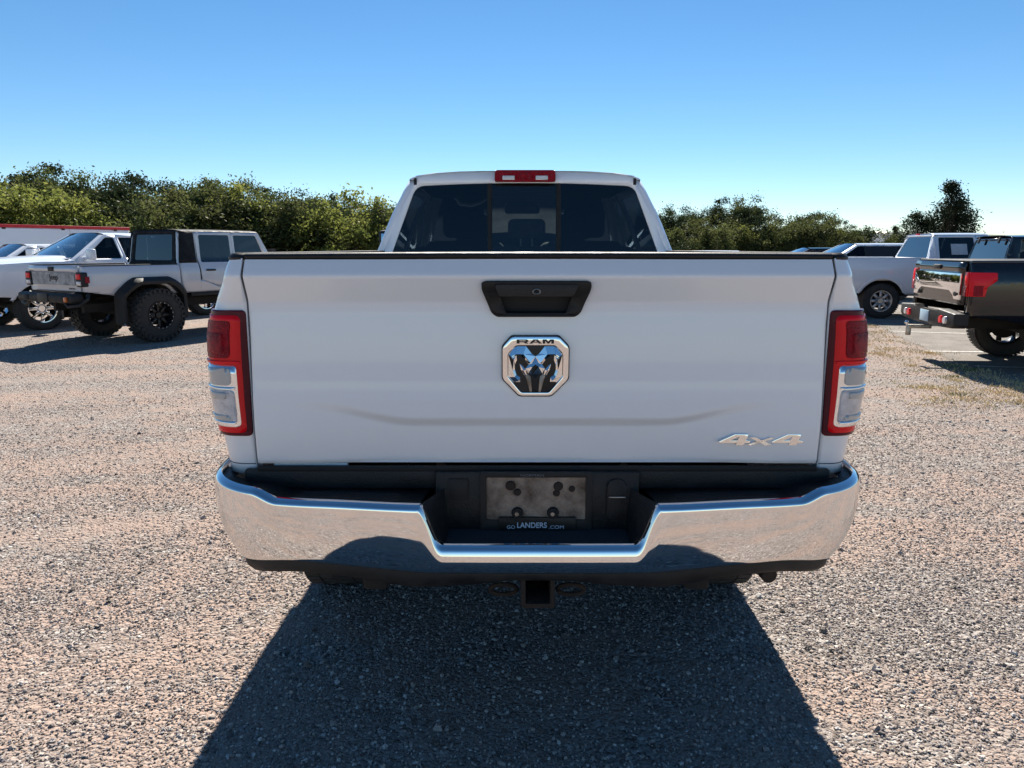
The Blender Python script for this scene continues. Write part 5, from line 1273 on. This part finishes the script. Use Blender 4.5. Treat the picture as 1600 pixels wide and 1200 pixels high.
def tree(x, y, kd, v, H, wf, leaf, label, group, rz=None):
    me, mt, h0, w0 = KINDS[kd][v % len(KINDS[kd])]
    key = (kd, v % len(KINDS[kd]), leaf)
    if key not in made:
        c = me.copy(); c.materials.append(M[leaf]); t = mt.copy(); t.materials.append(M['bark']); made[key] = (c, t)
    c, t = made[key]
    nm = {'oak': 'oak_tree', 'bush': 'shrub', 'cedar': 'cedar_tree'}[kd]
    r = empty(nm, label, 'tree' if kd != 'bush' else 'shrub', group)
    r.location = (x, y, 0); r.rotation_euler = (0, 0, rz if rz is not None else rt.uniform(0, 6.28)); s = H / h0; r.scale = (s * wf, s * wf, s)
    a = bpy.data.objects.new('crown', c); b = bpy.data.objects.new('trunk', t)
    for q in (a, b): COL.objects.link(q); q.parent = r
    return r
rt = random.Random(8)
def zz(px, Y): return (px - 800) / 1110 * Y * 0.984
ORD = ['first', 'second', 'third', 'fourth', 'fifth', 'sixth', 'seventh', 'eighth', 'ninth', 'tenth', 'eleventh', 'twelfth', 'thirteenth', 'fourteenth', 'fifteenth', 'sixteenth', 'seventeenth', 'eighteenth', 'nineteenth', 'twentieth'] + ['twenty-' + w for w in ('first', 'second', 'third', 'fourth', 'fifth', 'sixth', 'seventh', 'eighth', 'ninth')]
def over(px):
    for lim, t in ((60, 'above the red trailer rail'), (200, 'above the white pickup'), (300, 'above the silver truck bed'), (415, 'above the silver truck doors'), (600, 'between silver truck and white cab'),
                   (1040, 'hidden behind the white cab'), (1200, 'just right of the white cab'), (1320, 'above the right tail lamp'), (1420, 'above the dark-windowed car')):
        if px < lim: return t
    return 'at the cedars'
LEFT = [(-70, 268), (-20, 264), (20, 258), (75, 254), (122, 256), (168, 280), (205, 266), (240, 270), (285, 272), (325, 272), (362, 270), (400, 282), (438, 288), (470, 292), (505, 298), (540, 298), (575, 304), (605, 306), (640, 312), (680, 320), (720, 324), (760, 330), (800, 335), (850, 335), (900, 330), (950, 325), (1000, 320), (1035, 322)]
for i, (px, py) in enumerate(LEFT):
    Y = 50 + rt.uniform(-2, 3) + 0.008 * max(px, 0)
    H = EYE + (388 - py - 9) / 1110 * Y
    lf = 'leaf_olive' if 330 < px < 420 or 560 < px < 640 or i % 5 == 4 else 'leaf_dark'
    tree(zz(px, Y), Y, 'oak', i, H, 1.0, lf, ORD[i] + ' skyline oak from the left, ' + over(px), 'oaks along the far edge of the lot')
    if i % 2 == 0:
        tree(zz(px + 22, Y + 5), Y + 5 + rt.random() * 3, 'oak', i + 1, H * 0.98, 1.05, 'leaf_dark', ORD[i // 2] + ' oak from the left deep in the wood, ' + over(px), 'oaks deeper in the wood')
FR = [(-60, 296), (-15, 292), (30, 300), (75, 300), (112, 318), (150, 322), (190, 320), (225, 318), (262, 305), (300, 330), (335, 308), (372, 300), (405, 316), (440, 325), (475, 318), (510, 322), (545, 312), (580, 318), (610, 326), (650, 335), (700, 340), (780, 345), (860, 345), (940, 345), (1010, 340)]
for i, (px, py) in enumerate(FR):
    Y = 43 + rt.uniform(-1.5, 2) + 0.006 * max(px, 0); H = EYE + (388 - py) / 1110 * Y
    lf = 'leaf_yellow' if px < 160 or px in (372, 545, 580) else ('leaf_olive' if i % 3 else 'leaf_dark')
    tree(zz(px, Y), Y, 'bush', i, H, 1.15, lf, ('bright yellow-green' if lf == 'leaf_yellow' else 'olive-green') + ' young tree, ' + ORD[i] + ' in front row, ' + over(px), 'young yellow-green trees at the wood edge' if lf == 'leaf_yellow' else 'young olive-green trees at the wood edge')
RT = [(1050, 322, 'oak'), (1085, 330, 'oak'), (1112, 322, 'oak'), (1130, 313, 'oak'), (1150, 307, 'oak'), (1170, 311, 'oak'), (1190, 330, 'oak'), (1228, 345, 'bush'), (1225, 340, 'oak'), (1258, 324, 'oak'), (1285, 332, 'oak'), (1318, 345, 'oak'), (1345, 356, 'bush'), (1378, 366, 'bush'), (1395, 356, 'cedar')]
for i, (px, py, kd) in enumerate(RT):
    Y = 58 + rt.uniform(-3, 3); H = EYE + (388 - py) / 1110 * Y
    tree(zz(px, Y), Y, kd, i, H, 0.76 if kd == 'oak' else 0.95, 'leaf_dark' if i % 3 != 1 else 'leaf_olive', ORD[i] + ' tree from the left in the right-hand row, ' + over(px), 'trees right of the foreground pickup')
for i, px in enumerate(range(1045, 1345, 24)):
    Y = 52 + rt.uniform(-2, 2); py = 352 + rt.uniform(-6, 8)
    if px > 1290: py += 12
    tree(zz(px, Y), Y, 'bush', i, EYE + (388 - py) / 1110 * Y, 1.0, 'leaf_yellow' if i in (5, 11) else 'leaf_olive', ORD[i] + ' low bush under the right-hand trees, ' + over(px), 'low bushes right of the foreground pickup')
Y = 55
tree(zz(1475, Y), Y, 'cedar', 0, EYE + 96 / 1110 * Y, 1.25, 'leaf_cedar', 'tall pointed cedar standing alone above the white crew-cab pickup', None, 1.0)
tree(zz(1440, Y), Y + 1, 'cedar', 1, EYE + 52 / 1110 * Y, 1.65, 'leaf_cedar', 'lower cedar spreading at the left foot of the tall cedar', None, 2.0)
tree(zz(1500, Y), Y + 1, 'cedar', 1, EYE + 70 / 1110 * Y, 1.2, 'leaf_cedar', 'lower cedar at the right foot of the tall cedar', None, 4.0)

# ------------------------------------------------------------------ far distance
M['far_hill'] = mat('far_wooded_hill', (0.13, 0.16, 0.15), 1.0, vary=0.4, vscale=0.02, col2=(0.20, 0.20, 0.17), spec=0)
def ridge(name, y, h, d, seed, x0, x1):
    rg2 = random.Random(seed); ph = [rg2.uniform(0, 6) for _ in range(4)]
    hf = lambda x: h * (0.8 + 0.12 * math.sin(x / 310 + ph[0]) + 0.07 * math.sin(x / 90 + ph[1]) + 0.03 * math.sin(x / 23 + ph[2]))
    o = grid(name, lambda u, v: (u, y + d * v, -0.5 + hf(u) * sstep(0, .5, v) * (1 if v <= .5 else 1)), lin(x0, x1, 160), lin(0, 1, 9), M['far_hill'], smooth=60); o['kind'] = 'structure'
ridge('hills', 900, 33, 400, 3, -1800, 1800)
for k, (px, w_, h_, Y) in enumerate(((1366, 8, 0, 420), (1377, 5, 0, 430))):
    x = zz(px, Y); T = empty('far_building', ('low' if k == 0 else 'taller') + ' white building far off in the gap left of the cedars', 'building', None, Matrix.Translation((x, Y, 0)))
    bm = bmesh.new(); add_box(bm, (0, 0, 5), (w_ * .6, 8, 10)); from_bm('wall', bm, M['white2'], T, 0)
    prism('roof', [(-w_ * .34, 10.0), (w_ * .34, 10.0), (0, 11.2)], -4.2, 4.2, M['steel'], T)
